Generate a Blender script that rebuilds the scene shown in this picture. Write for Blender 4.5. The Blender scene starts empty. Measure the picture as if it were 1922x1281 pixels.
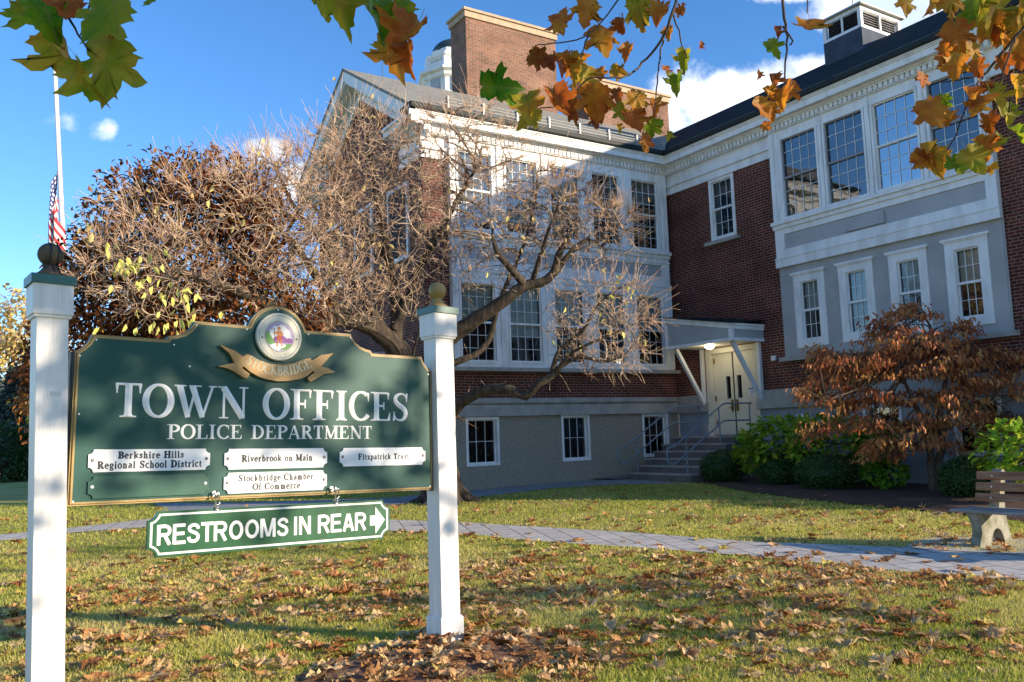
import bpy, math, random
import numpy as np
from mathutils import Matrix, Vector
random.seed(7); rng = np.random.default_rng(7)
R_ = math.radians
SC = bpy.context.scene
COL = SC.collection

# ------------------------------------------------------------------ camera, sky, sun, exposure
H = 1.5                                             # eye height
F_PX, CX, CY = 1615.0, 961.0, 640.5                 # focal length in the 1922 px wide photograph
CR = np.array([0.845, -0.533, -0.033]); CD = np.array([0.031, 0.110, -0.993]); CF = np.array([0.534, 0.839, 0.110])
CF /= np.linalg.norm(CF); CR -= CF*(CR@CF); CR /= np.linalg.norm(CR); CD = np.cross(CF, CR); CD /= np.linalg.norm(CD)
cam_d = bpy.data.cameras.new("camera"); cam = bpy.data.objects.new("camera", cam_d); COL.objects.link(cam)
cam.matrix_world = Matrix(((CR[0], -CD[0], -CF[0], 0), (CR[1], -CD[1], -CF[1], 0), (CR[2], -CD[2], -CF[2], H), (0, 0, 0, 1)))
cam_d.sensor_width = 36; cam_d.lens = 36*F_PX/1922; cam_d.clip_start = 0.05; cam_d.clip_end = 3000
SC.camera = cam
SUN_EL = 15.1; SUN_AZ = math.atan2(0.60, -0.80)     # compass style: x = sin, y = cos
SDIR = Vector((math.sin(SUN_AZ)*math.cos(R_(SUN_EL)), math.cos(SUN_AZ)*math.cos(R_(SUN_EL)), math.sin(R_(SUN_EL))))
sun_d = bpy.data.lights.new("sun", 'SUN'); sun_d.energy = 4.1; sun_d.angle = R_(0.53); sun_d.color = (1.0, 0.84, 0.63)
sun = bpy.data.objects.new("sun", sun_d); COL.objects.link(sun)
sun.rotation_mode = 'QUATERNION'; sun.rotation_quaternion = SDIR.to_track_quat('Z', 'Y'); sun.location = (20, -20, 30)
SC.view_settings.view_transform = 'Standard'; SC.view_settings.look = 'None'
SC.view_settings.exposure = 1.08; SC.view_settings.gamma = 1.0

def ray(px, py):
    return ((px-CX)*CR + (py-CY)*CD + F_PX*CF)/F_PX     # one unit along the optical axis
def at(px, py, depth):                                   # a point at a depth along the optical axis
    v = ray(px, py)*depth; return np.array([v[0], v[1], v[2]+H])
def gz(x, y):                                            # height of the ground, rising gently to the building
    f = 0.534*x + 0.839*y
    t = np.clip((f-6.0)/16.0, 0, 1)
    return 0.29*(t*t*(3-2*t))*0.5 + 0.29*t*0.5
def gnd(px, py, dz=0.0):                                 # where a sight line meets the ground
    v = ray(px, py); z = 0.15
    for _ in range(40):
        k = (z-H)/v[2] if v[2] < -1e-4 else 400
        k = min(max(k, 0), 400)
        z = gz(v[0]*k, v[1]*k)
    return np.array([v[0]*k, v[1]*k, z+dz])

world = bpy.data.worlds.new("World"); SC.world = world; world.use_nodes = True
def build_world():
    nt = world.node_tree; N = nt.nodes; Lk = nt.links; N.clear()
    out = N.new('ShaderNodeOutputWorld'); bg = N.new('ShaderNodeBackground'); bg.inputs[1].default_value = 0.15
    sky = N.new('ShaderNodeTexSky'); sky.sky_type = 'NISHITA'; sky.sun_disc = False
    sky.sun_elevation = R_(SUN_EL); sky.sun_rotation = SUN_AZ
    sky.altitude = 1500; sky.air_density = 1.0; sky.dust_density = 0.1; sky.ozone_density = 3.0
    tc = N.new('ShaderNodeTexCoord')
    hsv = N.new('ShaderNodeHueSaturation'); hsv.inputs['Saturation'].default_value = 1.2; hsv.inputs['Value'].default_value = 1.0
    wb = N.new('ShaderNodeMix'); wb.data_type = 'RGBA'; wb.blend_type = 'MULTIPLY'; wb.inputs['Factor'].default_value = 1; wb.inputs['B'].default_value = (1.03, 0.96, 0.97, 1)
    Lk.new(sky.outputs[0], wb.inputs['A']); Lk.new(wb.outputs['Result'], hsv.inputs['Color'])
    # cumulus clouds as soft lobes in fixed compass directions, broken up by noise
    nz = N.new('ShaderNodeTexNoise'); nz.inputs['Scale'].default_value = 16; nz.inputs['Detail'].default_value = 7; nz.inputs['Roughness'].default_value = 0.58
    Lk.new(tc.outputs['Generated'], nz.inputs['Vector'])
    acc = None
    lobes = [(1340, 190, 140, 75), (1440, 175, 110, 68), (1530, 160, 80, 50), (1240, 225, 110, 50), (1660, 15, 150, 50), (1780, 45, 120, 55),
             (1520, -30, 130, 36), (186, 245, 27, 22), (100, 228, 60, 20), (505, 282, 45, 26), (570, 345, 60, 40), (1350, 330, 260, 90)]
    for (px, py, rx, ry) in lobes:
        d = ray(px, py); d /= np.linalg.norm(d)
        ax = CR.copy(); ay = np.cross(d, ax); ay /= np.linalg.norm(ay); ax = np.cross(ay, d)
        sub = N.new('ShaderNodeVectorMath'); sub.operation = 'SUBTRACT'; sub.inputs[1].default_value = tuple(d)
        Lk.new(tc.outputs['Generated'], sub.inputs[0])
        vals = []
        for axis, r in ((ax, rx), (ay, ry)):
            dot = N.new('ShaderNodeVectorMath'); dot.operation = 'DOT_PRODUCT'; dot.inputs[1].default_value = tuple(axis*F_PX/r)
            Lk.new(sub.outputs[0], dot.inputs[0]); p = N.new('ShaderNodeMath'); p.operation = 'MULTIPLY'
            Lk.new(dot.outputs['Value'], p.inputs[0]); Lk.new(dot.outputs['Value'], p.inputs[1]); vals.append(p)
        ad = N.new('ShaderNodeMath'); ad.operation = 'ADD'; Lk.new(vals[0].outputs[0], ad.inputs[0]); Lk.new(vals[1].outputs[0], ad.inputs[1])
        one = N.new('ShaderNodeMath'); one.operation = 'SUBTRACT'; one.inputs[0].default_value = 1.0; Lk.new(ad.outputs[0], one.inputs[1])
        if rx < 70 and px < 400:
            ml = N.new('ShaderNodeMath'); ml.operation = 'MULTIPLY'; ml.inputs[1].default_value = 0.42; Lk.new(one.outputs[0], ml.inputs[0]); one = ml
        if acc is None: acc = one
        else:
            mx = N.new('ShaderNodeMath'); mx.operation = 'MAXIMUM'; Lk.new(acc.outputs[0], mx.inputs[0]); Lk.new(one.outputs[0], mx.inputs[1]); acc = mx
    nm = N.new('ShaderNodeMath'); nm.operation = 'MULTIPLY_ADD'; nm.inputs[1].default_value = 2.6; nm.inputs[2].default_value = -1.35
    Lk.new(nz.outputs[0], nm.inputs[0])
    sm = N.new('ShaderNodeMath'); sm.operation = 'ADD'; Lk.new(acc.outputs[0], sm.inputs[0]); Lk.new(nm.outputs[0], sm.inputs[1])
    mr = N.new('ShaderNodeMapRange'); mr.interpolation_type = 'SMOOTHSTEP'; mr.inputs[1].default_value = 0.02; mr.inputs[2].default_value = 0.75
    Lk.new(sm.outputs[0], mr.inputs[0])
    nz2 = N.new('ShaderNodeTexNoise'); nz2.inputs['Scale'].default_value = 9; nz2.inputs['Detail'].default_value = 5
    Lk.new(tc.outputs['Generated'], nz2.inputs['Vector'])
    cr = N.new('ShaderNodeValToRGB'); cr.color_ramp.elements[0].position = 0.38; cr.color_ramp.elements[0].color = (2.6, 3.1, 4.0, 1)
    cr.color_ramp.elements[1].position = 0.62; cr.color_ramp.elements[1].color = (4.9, 4.95, 5.1, 1)
    Lk.new(nz2.outputs[0], cr.inputs[0])
    mix = N.new('ShaderNodeMix'); mix.data_type = 'RGBA'; Lk.new(mr.outputs[0], mix.inputs['Factor'])
    Lk.new(hsv.outputs[0], mix.inputs['A']); Lk.new(cr.outputs[0], mix.inputs['B'])
    Lk.new(mix.outputs['Result'], bg.inputs[0]); Lk.new(bg.outputs[0], out.inputs[0])
build_world()

# ------------------------------------------------------------------ helpers
W = {}                                                   # world matrix of every built object
def tag(o, label=None, cat=None, group=None, kind=None):
    if label: o['label'] = label
    if cat: o['category'] = cat
    if group: o['group'] = group
    if kind: o['kind'] = kind
    return o
def empty(name, loc, label, cat, group=None, rot=None):
    o = bpy.data.objects.new(name, None); COL.objects.link(o); o.empty_display_size = 0.2
    m = Matrix.Translation(Vector(loc))
    if rot is not None: m = m @ rot.to_4x4()
    o.matrix_world = m; W[o.name] = m
    return tag(o, label, cat, group)

class MB:
    def __init__(s): s.v = []; s.f = []; s.mi = []; s.n = 0; s.col = []
    def add(s, V, Fs, mi=0, col=None):
        V = [tuple(map(float, p)) for p in V]; b = len(s.v); s.v += V
        s.f += [tuple(i+b for i in f) for f in Fs]; s.mi += [mi]*len(Fs)
        s.col += [col if col is not None else 0.5]*len(V)
    def box(s, a, b, mi=0):
        x0, y0, z0 = np.minimum(a, b); x1, y1, z1 = np.maximum(a, b)
        s.add([(x0,y0,z0),(x1,y0,z0),(x1,y1,z0),(x0,y1,z0),(x0,y0,z1),(x1,y0,z1),(x1,y1,z1),(x0,y1,z1)],
              [(0,3,2,1),(4,5,6,7),(0,1,5,4),(1,2,6,5),(2,3,7,6),(3,0,4,7)], mi)
    def bar(s, p, q, w, h, up=(0,0,1), mi=0):             # rectangular bar from p to q
        p = np.array(p, float); q = np.array(q, float); d = q-p; d /= np.linalg.norm(d)
        u = np.array(up, float); r = np.cross(d, u); r /= np.linalg.norm(r); u = np.cross(r, d)
        V = [c + r*sx*w/2 + u*sy*h/2 for c in (p, q) for (sx, sy) in ((-1,-1),(1,-1),(1,1),(-1,1))]
        s.add(V, [(0,1,2,3),(7,6,5,4),(0,4,5,1),(1,5,6,2),(2,6,7,3),(3,7,4,0)], mi)
    def tube(s, P, rad, n=8, cap=True, mi=0, col=None):
        P = np.array(P, float); k = len(P); rad = np.broadcast_to(rad, (k,))
        T = np.gradient(P, axis=0) if k > 2 else np.tile(P[1]-P[0], (k, 1)); T /= np.linalg.norm(T, axis=1)[:, None]+1e-12
        ref = np.array([0, 0, 1.]) if abs(T[0][2]) < 0.9 else np.array([1., 0, 0])
        V = []; u = None
        for i in range(k):
            u = (ref if u is None else u) - T[i]*((ref if u is None else u)@T[i]); u /= np.linalg.norm(u)+1e-12; w = np.cross(T[i], u)
            for j in range(n):
                a = 2*math.pi*j/n; V.append(P[i] + rad[i]*(u*math.cos(a)+w*math.sin(a)))
        Fs = [(i*n+j, i*n+(j+1) % n, (i+1)*n+(j+1) % n, (i+1)*n+j) for i in range(k-1) for j in range(n)]
        if cap: Fs += [tuple(range(n))[::-1], tuple((k-1)*n+j for j in range(n))]
        s.add(V, Fs, mi, col)
    def lathe(s, prof, c, n=24, ax=None, mi=0):           # profile (radius, height) about z (or about the frame ax = (u, v, w))
        c = np.array(c, float); u, v, w = ax if ax is not None else (np.array([1.,0,0]), np.array([0,1.,0]), np.array([0,0,1.]))
        V = [c + r*(u*math.cos(2*math.pi*j/n)+v*math.sin(2*math.pi*j/n)) + w*h for r, h in prof for j in range(n)]
        k = len(prof)
        Fs = [(i*n+j, i*n+(j+1) % n, (i+1)*n+(j+1) % n, (i+1)*n+j) for i in range(k-1) for j in range(n)]
        Fs += [tuple(range(n))[::-1], tuple((k-1)*n+j for j in range(n))]
        s.add(V, Fs, mi)
    def prism(s, poly, fr, d0, d1, mi=0):                 # 2-D polygon in frame fr=(o,t,u,n) between depths d0<d1 along n
        o, t, u, n = [np.array(q, float) for q in fr]; k = len(poly)
        area = sum(poly[i][0]*poly[(i+1) % k][1]-poly[(i+1) % k][0]*poly[i][1] for i in range(k))
        if area < 0: poly = poly[::-1]
        V = [o+t*a+u*b+n*d0 for a, b in poly] + [o+t*a+u*b+n*d1 for a, b in poly]
        s.add(V, [tuple(range(k))[::-1], tuple(range(k, 2*k))] + [(i, (i+1) % k, k+(i+1) % k, k+i) for i in range(k)], mi)
    def raw(s, V, Fs, col=None, mi=0):
        s.add(V, Fs, mi); 
        if col is not None: s.col[-len(V):] = list(col)
    def build(s, name, mats, parent=None, local=False, smooth=False, hidecol=True, bevel=0):
        me = bpy.data.meshes.new(name)
        V = s.v
        if parent is not None and not local:
            A = np.array(W[parent.name].inverted()); P = np.array(V, float).reshape(-1, 3); V = (P@A[:3, :3].T + A[:3, 3]).tolist()
        me.from_pydata(V, [], s.f)
        mats = mats if isinstance(mats, (list, tuple)) else [mats]
        for m in mats: me.materials.append(m)
        if len(mats) > 1: me.polygons.foreach_set('material_index', s.mi)
        if any(c != 0.5 for c in s.col):
            at_ = me.attributes.new('tint', 'FLOAT', 'POINT'); at_.data.foreach_set('value', np.array(s.col, dtype=np.float32))
        if smooth: me.polygons.foreach_set('use_smooth', [True]*len(me.polygons))
        o = bpy.data.objects.new(name, me); COL.objects.link(o)
        if parent is not None: o.parent = parent; W[o.name] = W[parent.name]
        else: W[o.name] = Matrix()
        if bevel:
            b = o.modifiers.new('bevel', 'BEVEL'); b.width = bevel; b.segments = 2; b.limit_method = 'ANGLE'
        return o
def npmesh(name, V, loops, starts, mats, parent=None, tint=None, smooth=False):
    """fast mesh from arrays; loops flat vertex indices, starts loop starts"""
    me = bpy.data.meshes.new(name); V = np.asarray(V, np.float32)
    if parent is not None:
        A = np.array(W[parent.name].inverted()); V = (V@A[:3, :3].T + A[:3, 3]).astype(np.float32)
    me.vertices.add(len(V)); me.vertices.foreach_set('co', V.ravel())
    me.loops.add(len(loops)); me.loops.foreach_set('vertex_index', np.asarray(loops, np.int32))
    me.polygons.add(len(starts)); me.polygons.foreach_set('loop_start', np.asarray(starts, np.int32))
    me.update(calc_edges=True); me.validate()
    for m in (mats if isinstance(mats, (list, tuple)) else [mats]): me.materials.append(m)
    if tint is not None:
        a = me.attributes.new('tint', 'FLOAT', 'POINT'); a.data.foreach_set('value', np.asarray(tint, np.float32))
    if smooth: me.polygons.foreach_set('use_smooth', [True]*len(me.polygons))
    o = bpy.data.objects.new(name, me); COL.objects.link(o)
    if parent is not None: o.parent = parent; W[o.name] = W[parent.name]
    else: W[o.name] = Matrix()
    return o

# ------------------------------------------------------------------ materials
def nodes(m): m.use_nodes = True; return m.node_tree.nodes, m.node_tree.links
def mat(name, c, rough=0.6, c2=None, scale=6.0, bump=0.0, bscale=60.0, metal=0.0, spec=0.5, detail=5, stretch=None, lo=0.35, hi=0.65):
    m = bpy.data.materials.new(name); N, Lk = nodes(m); b = N['Principled BSDF']
    b.inputs['Roughness'].default_value = rough; b.inputs['Metallic'].default_value = metal; b.inputs['Specular IOR Level'].default_value = spec
    b.inputs['Base Color'].default_value = (*c, 1)
    tc = N.new('ShaderNodeTexCoord'); mp = N.new('ShaderNodeMapping'); Lk.new(tc.outputs['Object'], mp.inputs[0])
    if stretch: mp.inputs['Scale'].default_value = stretch
    if c2 is not None:
        nz = N.new('ShaderNodeTexNoise'); nz.inputs['Scale'].default_value = scale; nz.inputs['Detail'].default_value = detail
        Lk.new(mp.outputs[0], nz.inputs['Vector'])
        cr = N.new('ShaderNodeValToRGB'); cr.color_ramp.elements[0].position = lo; cr.color_ramp.elements[1].position = hi
        cr.color_ramp.elements[0].color = (*c, 1); cr.color_ramp.elements[1].color = (*c2, 1)
        Lk.new(nz.outputs[0], cr.inputs[0]); Lk.new(cr.outputs[0], b.inputs['Base Color'])
    if bump:
        n2 = N.new('ShaderNodeTexNoise'); n2.inputs['Scale'].default_value = bscale; n2.inputs['Detail'].default_value = 6
        Lk.new(mp.outputs[0], n2.inputs['Vector'])
        bp = N.new('ShaderNodeBump'); bp.inputs['Strength'].default_value = bump; bp.inputs['Distance'].default_value = 0.02
        Lk.new(n2.outputs[0], bp.inputs['Height']); Lk.new(bp.outputs[0], b.inputs['Normal'])
    return m
def brick(name, axis, c1, c2, mortar, w=0.213, h=0.0677):
    m = bpy.data.materials.new(name); N, Lk = nodes(m); b = N['Principled BSDF']; b.inputs['Roughness'].default_value = 0.85; b.inputs['Specular IOR Level'].default_value = 0.25
    g = N.new('ShaderNodeNewGeometry'); sp = N.new('ShaderNodeSeparateXYZ'); cb = N.new('ShaderNodeCombineXYZ')
    Lk.new(g.outputs['Position'], sp.inputs[0])
    if axis == 'xy':                                      # any vertical face: pick the run by the face normal
        sn = N.new('ShaderNodeSeparateXYZ'); Lk.new(g.outputs['True Normal'], sn.inputs[0])
        ab = N.new('ShaderNodeMath'); ab.operation = 'ABSOLUTE'; Lk.new(sn.outputs['X'], ab.inputs[0])
        gt = N.new('ShaderNodeMath'); gt.operation = 'GREATER_THAN'; gt.inputs[1].default_value = 0.7; Lk.new(ab.outputs[0], gt.inputs[0])
        mx = N.new('ShaderNodeMix'); Lk.new(gt.outputs[0], mx.inputs['Factor']); Lk.new(sp.outputs['X'], mx.inputs['A']); Lk.new(sp.outputs['Y'], mx.inputs['B'])
        Lk.new(mx.outputs['Result'], cb.inputs[0])
    Lk.new(sp.outputs['Z'], cb.inputs[1])
    t = N.new('ShaderNodeTexBrick'); t.inputs['Scale'].default_value = 1; t.inputs['Brick Width'].default_value = w; t.inputs['Row Height'].default_value = h
    t.inputs['Mortar Size'].default_value = 0.0058; t.inputs['Mortar Smooth'].default_value = 0.15; t.inputs['Bias'].default_value = -0.25
    t.inputs['Color1'].default_value = (*c1, 1); t.inputs['Color2'].default_value = (*c2, 1); t.inputs['Mortar'].default_value = (*mortar, 1)
    t.squash = 0.52; t.squash_frequency = 6
    Lk.new(cb.outputs[0], t.inputs['Vector'])
    nz = N.new('ShaderNodeTexNoise'); nz.inputs['Scale'].default_value = 1.3; nz.inputs['Detail'].default_value = 6; Lk.new(g.outputs['Position'], nz.inputs['Vector'])
    mr = N.new('ShaderNodeMapRange'); mr.inputs[1].default_value = 0.25; mr.inputs[2].default_value = 0.75; mr.inputs[3].default_value = 0.55; mr.inputs[4].default_value = 1.4; Lk.new(nz.outputs[0], mr.inputs[0])
    vm = N.new('ShaderNodeMix'); vm.data_type = 'RGBA'; vm.blend_type = 'MULTIPLY'; vm.inputs['Factor'].default_value = 1
    Lk.new(t.outputs['Color'], vm.inputs['A']); Lk.new(mr.outputs[0], vm.inputs['B']); Lk.new(vm.outputs['Result'], b.inputs['Base Color'])
    bp = N.new('ShaderNodeBump'); bp.inputs['Strength'].default_value = 0.6; bp.inputs['Distance'].default_value = 0.008; bp.invert = True
    Lk.new(t.outputs['Fac'], bp.inputs['Height']); Lk.new(bp.outputs[0], b.inputs['Normal'])
    return m
def leafmat(name, stops, rough=0.5, trans=0.35, tint=True, scale=None):
    """leaf colour picked per leaf (tint attribute or noise), light passing through"""
    m = bpy.data.materials.new(name); N, Lk = nodes(m); b = N['Principled BSDF']; b.inputs['Roughness'].default_value = rough; b.inputs['Specular IOR Level'].default_value = 0.3
    out = N['Material Output']
    cr = N.new('ShaderNodeValToRGB'); el = cr.color_ramp.elements
    while len(el) < len(stops): el.new(0.5)
    for e, (p, c) in zip(el, stops): e.position = p; e.color = (*c, 1)
    if tint:
        a = N.new('ShaderNodeAttribute'); a.attribute_name = 'tint'; src = a.outputs['Fac']
        if scale:
            tc = N.new('ShaderNodeTexCoord'); nz = N.new('ShaderNodeTexNoise'); nz.inputs['Scale'].default_value = scale; nz.inputs['Detail'].default_value = 4
            Lk.new(tc.outputs['Object'], nz.inputs['Vector'])
            ma = N.new('ShaderNodeMath'); ma.operation = 'MULTIPLY_ADD'; ma.inputs[1].default_value = 0.7; ma.inputs[2].default_value = -0.35
            Lk.new(nz.outputs[0], ma.inputs[0]); ad = N.new('ShaderNodeMath'); ad.use_clamp = True; Lk.new(ma.outputs[0], ad.inputs[0]); Lk.new(src, ad.inputs[1]); src = ad.outputs[0]
    Lk.new(src, cr.inputs[0]); Lk.new(cr.outputs[0], b.inputs['Base Color'])
    tr = N.new('ShaderNodeBsdfTranslucent'); Lk.new(cr.outputs[0], tr.inputs[0])
    mx = N.new('ShaderNodeMixShader'); mx.inputs[0].default_value = trans; Lk.new(b.outputs[0], mx.inputs[1]); Lk.new(tr.outputs[0], mx.inputs[2]); Lk.new(mx.outputs[0], out.inputs[0])
    return m
def add_veins(m):
    N, Lk = m.node_tree.nodes, m.node_tree.links; a = N.new('ShaderNodeAttribute'); a.attribute_name = 'leafxy'; acc = None
    for ang, off in ((0, 0), (38, 0), (-38, 0), (74, 0), (-74, 0)):
        d = N.new('ShaderNodeVectorMath'); d.operation = 'DOT_PRODUCT'; d.inputs[1].default_value = (math.cos(R_(ang)), -math.sin(R_(ang)), 0); Lk.new(a.outputs['Vector'], d.inputs[0])
        b = N.new('ShaderNodeMath'); b.operation = 'ABSOLUTE'; Lk.new(d.outputs['Value'], b.inputs[0])
        if acc is None: acc = b
        else: q = N.new('ShaderNodeMath'); q.operation = 'MINIMUM'; Lk.new(acc.outputs[0], q.inputs[0]); Lk.new(b.outputs[0], q.inputs[1]); acc = q
    mr = N.new('ShaderNodeMapRange'); mr.inputs[1].default_value = 0.006; mr.inputs[2].default_value = 0.022; mr.inputs[3].default_value = 0.55; mr.inputs[4].default_value = 0.0; Lk.new(acc.outputs[0], mr.inputs[0])
    for node in [n for n in N if n.type in ('BSDF_PRINCIPLED', 'BSDF_TRANSLUCENT')]:
        sock = node.inputs[0]; src = sock.links[0].from_socket; mx = N.new('ShaderNodeMix'); mx.data_type = 'RGBA'; mx.inputs['B'].default_value = (0.50, 0.40, 0.10, 1) if node.type == 'BSDF_PRINCIPLED' else (0.10, 0.05, 0.01, 1)
        Lk.new(mr.outputs[0], mx.inputs['Factor']); Lk.new(src, mx.inputs['A']); Lk.new(mx.outputs['Result'], sock)
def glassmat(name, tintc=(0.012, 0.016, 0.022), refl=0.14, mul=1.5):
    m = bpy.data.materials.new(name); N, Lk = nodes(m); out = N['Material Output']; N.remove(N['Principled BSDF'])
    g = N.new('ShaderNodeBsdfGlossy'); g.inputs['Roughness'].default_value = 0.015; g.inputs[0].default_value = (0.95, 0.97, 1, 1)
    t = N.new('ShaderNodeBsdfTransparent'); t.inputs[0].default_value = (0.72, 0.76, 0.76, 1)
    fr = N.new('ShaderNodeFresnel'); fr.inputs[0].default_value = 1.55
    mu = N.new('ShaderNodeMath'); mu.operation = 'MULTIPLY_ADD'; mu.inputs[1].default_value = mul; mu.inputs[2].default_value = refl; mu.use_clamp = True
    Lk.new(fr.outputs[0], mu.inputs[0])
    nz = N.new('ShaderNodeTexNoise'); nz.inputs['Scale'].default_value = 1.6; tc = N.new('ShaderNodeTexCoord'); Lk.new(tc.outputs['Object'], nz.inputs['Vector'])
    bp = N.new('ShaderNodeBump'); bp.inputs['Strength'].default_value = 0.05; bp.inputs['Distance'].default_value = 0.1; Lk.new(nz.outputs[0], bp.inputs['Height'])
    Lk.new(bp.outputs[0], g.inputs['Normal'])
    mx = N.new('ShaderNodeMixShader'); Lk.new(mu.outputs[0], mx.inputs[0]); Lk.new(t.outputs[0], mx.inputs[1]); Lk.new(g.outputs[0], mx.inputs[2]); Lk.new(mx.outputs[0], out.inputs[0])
    return m

M = {}
M['white'] = mat('white_paint', (0.83, 0.83, 0.82), 0.5, (0.60, 0.59, 0.56), 3.0, 0.08, 30, detail=10, lo=.42, hi=.82, stretch=(1.5, 1.5, .5))
M['post_white'] = mat('post_white_paint', (0.74, 0.70, 0.65), 0.5, (0.58, 0.545, 0.50), 6.0, 0.12, 30, stretch=(3, 3, 0.22), detail=9, lo=.42, hi=.85)
M['panel_grey'] = mat('grey_panel_paint', (0.43, 0.435, 0.44), 0.6, (0.37, 0.375, 0.38), 2.0, 0.1, 20)
M['stucco'] = mat('grey_stucco', (0.44, 0.435, 0.43), 0.8, (0.36, 0.36, 0.36), 1.6, 0.35, 30)
M['base_paint'] = mat('blue_grey_base_paint', (0.31, 0.335, 0.37), 0.75, (0.24, 0.265, 0.30), 1.8, 0.25, 25)
M['pebble'] = mat('rough_pebble_dash', (0.18, 0.16, 0.128), 0.9, (0.44, 0.385, 0.31), 40.0, 0.9, 45, lo=0.3, hi=0.72)
M['stone'] = mat('pale_limestone', (0.40, 0.38, 0.34), 0.75, (0.30, 0.285, 0.26), 3.5, 0.2, 50)
M['stone_step'] = mat('brownish_step_concrete', (0.17, 0.145, 0.14), 0.85, (0.12, 0.10, 0.10), 3.0, 0.25, 50)
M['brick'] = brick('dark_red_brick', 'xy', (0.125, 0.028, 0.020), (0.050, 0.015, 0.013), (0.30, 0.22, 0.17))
M['brick_lit'] = brick('chimney_brick', 'xy', (0.215, 0.105, 0.068), (0.115, 0.066, 0.049), (0.33, 0.245, 0.175))  # lighter copy of the brick, the chimneys' sunlit tone put into its colour
M['slate'] = mat('grey_slate', (0.30, 0.285, 0.24), 0.7, (0.17, 0.165, 0.15), 5.0, 0.4, 18, stretch=(0.6, 3, 3), spec=0.1)
M['shingle'] = mat('dark_asphalt_shingle', (0.012, 0.015, 0.016), 0.95, (0.034, 0.040, 0.042), 14.0, 0.6, 24, stretch=(1, 2.5, 2.5), spec=0.1)
M['gutter'] = mat('dark_green_gutter', (0.012, 0.018, 0.016), 0.6, (0.02, 0.026, 0.022), 4, spec=0.25)
M['cope'] = mat('sandstone_coping', (0.47, 0.34, 0.215), 0.8, (0.36, 0.27, 0.175), 5, 0.2, 40)
M['snow_rail'] = mat('galvanised_rail', (0.34, 0.34, 0.31), 0.5, metal=0.3)
M['dark'] = mat('dark_interior', (0.012, 0.012, 0.015), 0.9, (0.02, 0.02, 0.028), 1.2)  # near-black colour standing in for the shade of unlit insides
M['curtain'] = mat('olive_curtain', (0.21, 0.19, 0.075), 0.9, (0.09, 0.085, 0.04), 5.0, stretch=(6, 6, 0.4))
M['blind'] = mat('grey_roller_blind', (0.50, 0.56, 0.53), 0.8, (0.42, 0.48, 0.45), 2)
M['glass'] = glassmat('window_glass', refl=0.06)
M['glass_bright'] = glassmat('bright_window_glass', refl=0.26)  # same glass, reflection turned up to brighten one pane
M['glass_dark'] = glassmat('dimmed_window_glass', refl=0.035, mul=1.1)  # same glass, reflection turned down to darken these panes
M['frame_dark'] = mat('grey_storm_frame', (0.24, 0.24, 0.26), 0.5)
M['door'] = mat('cream_door_paint', (0.66, 0.62, 0.50), 0.5, (0.6, 0.57, 0.46), 2)
M['brass'] = mat('aged_brass', (0.33, 0.21, 0.07), 0.35, metal=0.9)
M['black'] = mat('black_trim', (0.012, 0.012, 0.013), 0.5)
M['rail'] = mat('blue_grey_rail_paint', (0.19, 0.25, 0.30), 0.4, (0.15, 0.2, 0.25), 10)
M['sign_green'] = mat('sign_green_paint', (0.006, 0.058, 0.044), 0.5, (0.009, 0.069, 0.053), 2.2, spec=0.3)
M['blank_green'] = mat('fresh_green_paint', (0.012, 0.075, 0.047), 0.3, (0.016, 0.092, 0.058), 3.0, stretch=(5, 5, 1))
M['rest_green'] = mat('glossy_green_paint', (0.004, 0.066, 0.022), 0.35, (0.008, 0.088, 0.032), 3.0, stretch=(9, 9, 0.6), spec=.35)
M['gold'] = mat('gold_paint', (0.40, 0.225, 0.062), 0.45, (0.32, 0.175, 0.048), 6, metal=0.1)
M['gold_dull'] = mat('weathered_gold_paint', (0.36, 0.235, 0.07), 0.5, (0.27, 0.17, 0.05), 10, 0.1, 50)
M['wood_grey'] = mat('cracked_bare_wood', (0.145, 0.098, 0.05), 0.8, (0.04, 0.03, 0.02), 5, 0.5, 30, stretch=(3, 3, 0.7))
M['cap_green'] = mat('cap_green_paint', (0.02, 0.10, 0.082), 0.45, (0.032, 0.125, 0.105), 8)
M['letter'] = mat('white_letter_paint', (0.82, 0.80, 0.76), 0.35, (0.70, 0.68, 0.65), 9)
M['plaque'] = mat('white_plaque', (0.80, 0.78, 0.76), 0.4, (0.74, 0.72, 0.70), 4)
M['ink'] = mat('black_lettering', (0.012, 0.012, 0.018), 0.5)
M['screw'] = mat('screw_head', (0.20, 0.18, 0.16), 0.4, metal=0.7)
M['pearl'] = mat('white_screw_cap', (0.82, 0.82, 0.8), 0.35)
M['steel'] = mat('galvanised_steel', (0.62, 0.62, 0.60), 0.28, metal=0.95)
M['seal'] = mat('seal_cream', (0.72, 0.67, 0.52), 0.5, (0.62, 0.58, 0.46), 10)
M['seal_dark'] = mat('seal_bead_brown', (0.16, 0.13, 0.09), 0.6)
M['seal_text'] = mat('faded_seal_lettering', (0.56, 0.5, 0.30), 0.6)
M['s_sky'] = mat('seal_lilac', (0.44, 0.36, 0.50), 0.6)
M['s_cloud'] = mat('seal_cloud', (0.78, 0.76, 0.72), 0.6)
M['s_mount'] = mat('seal_purple', (0.33, 0.11, 0.34), 0.6)
M['s_green'] = mat('seal_green', (0.16, 0.34, 0.07), 0.6)
M['s_skin'] = mat('seal_orange_skin', (0.62, 0.22, 0.07), 0.6)
M['s_kilt'] = mat('seal_red_kilt', (0.58, 0.09, 0.04), 0.6)
M['bark'] = mat('dark_bark', (0.022, 0.016, 0.012), 0.95, (0.072, 0.052, 0.034), 9, 1.0, 22, stretch=(1, 1, 0.35))
M['twig'] = mat('tan_twig', (0.30, 0.145, 0.088), 0.8, (0.66, 0.46, 0.30), 1.6, lo=.33, hi=.55)
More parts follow.
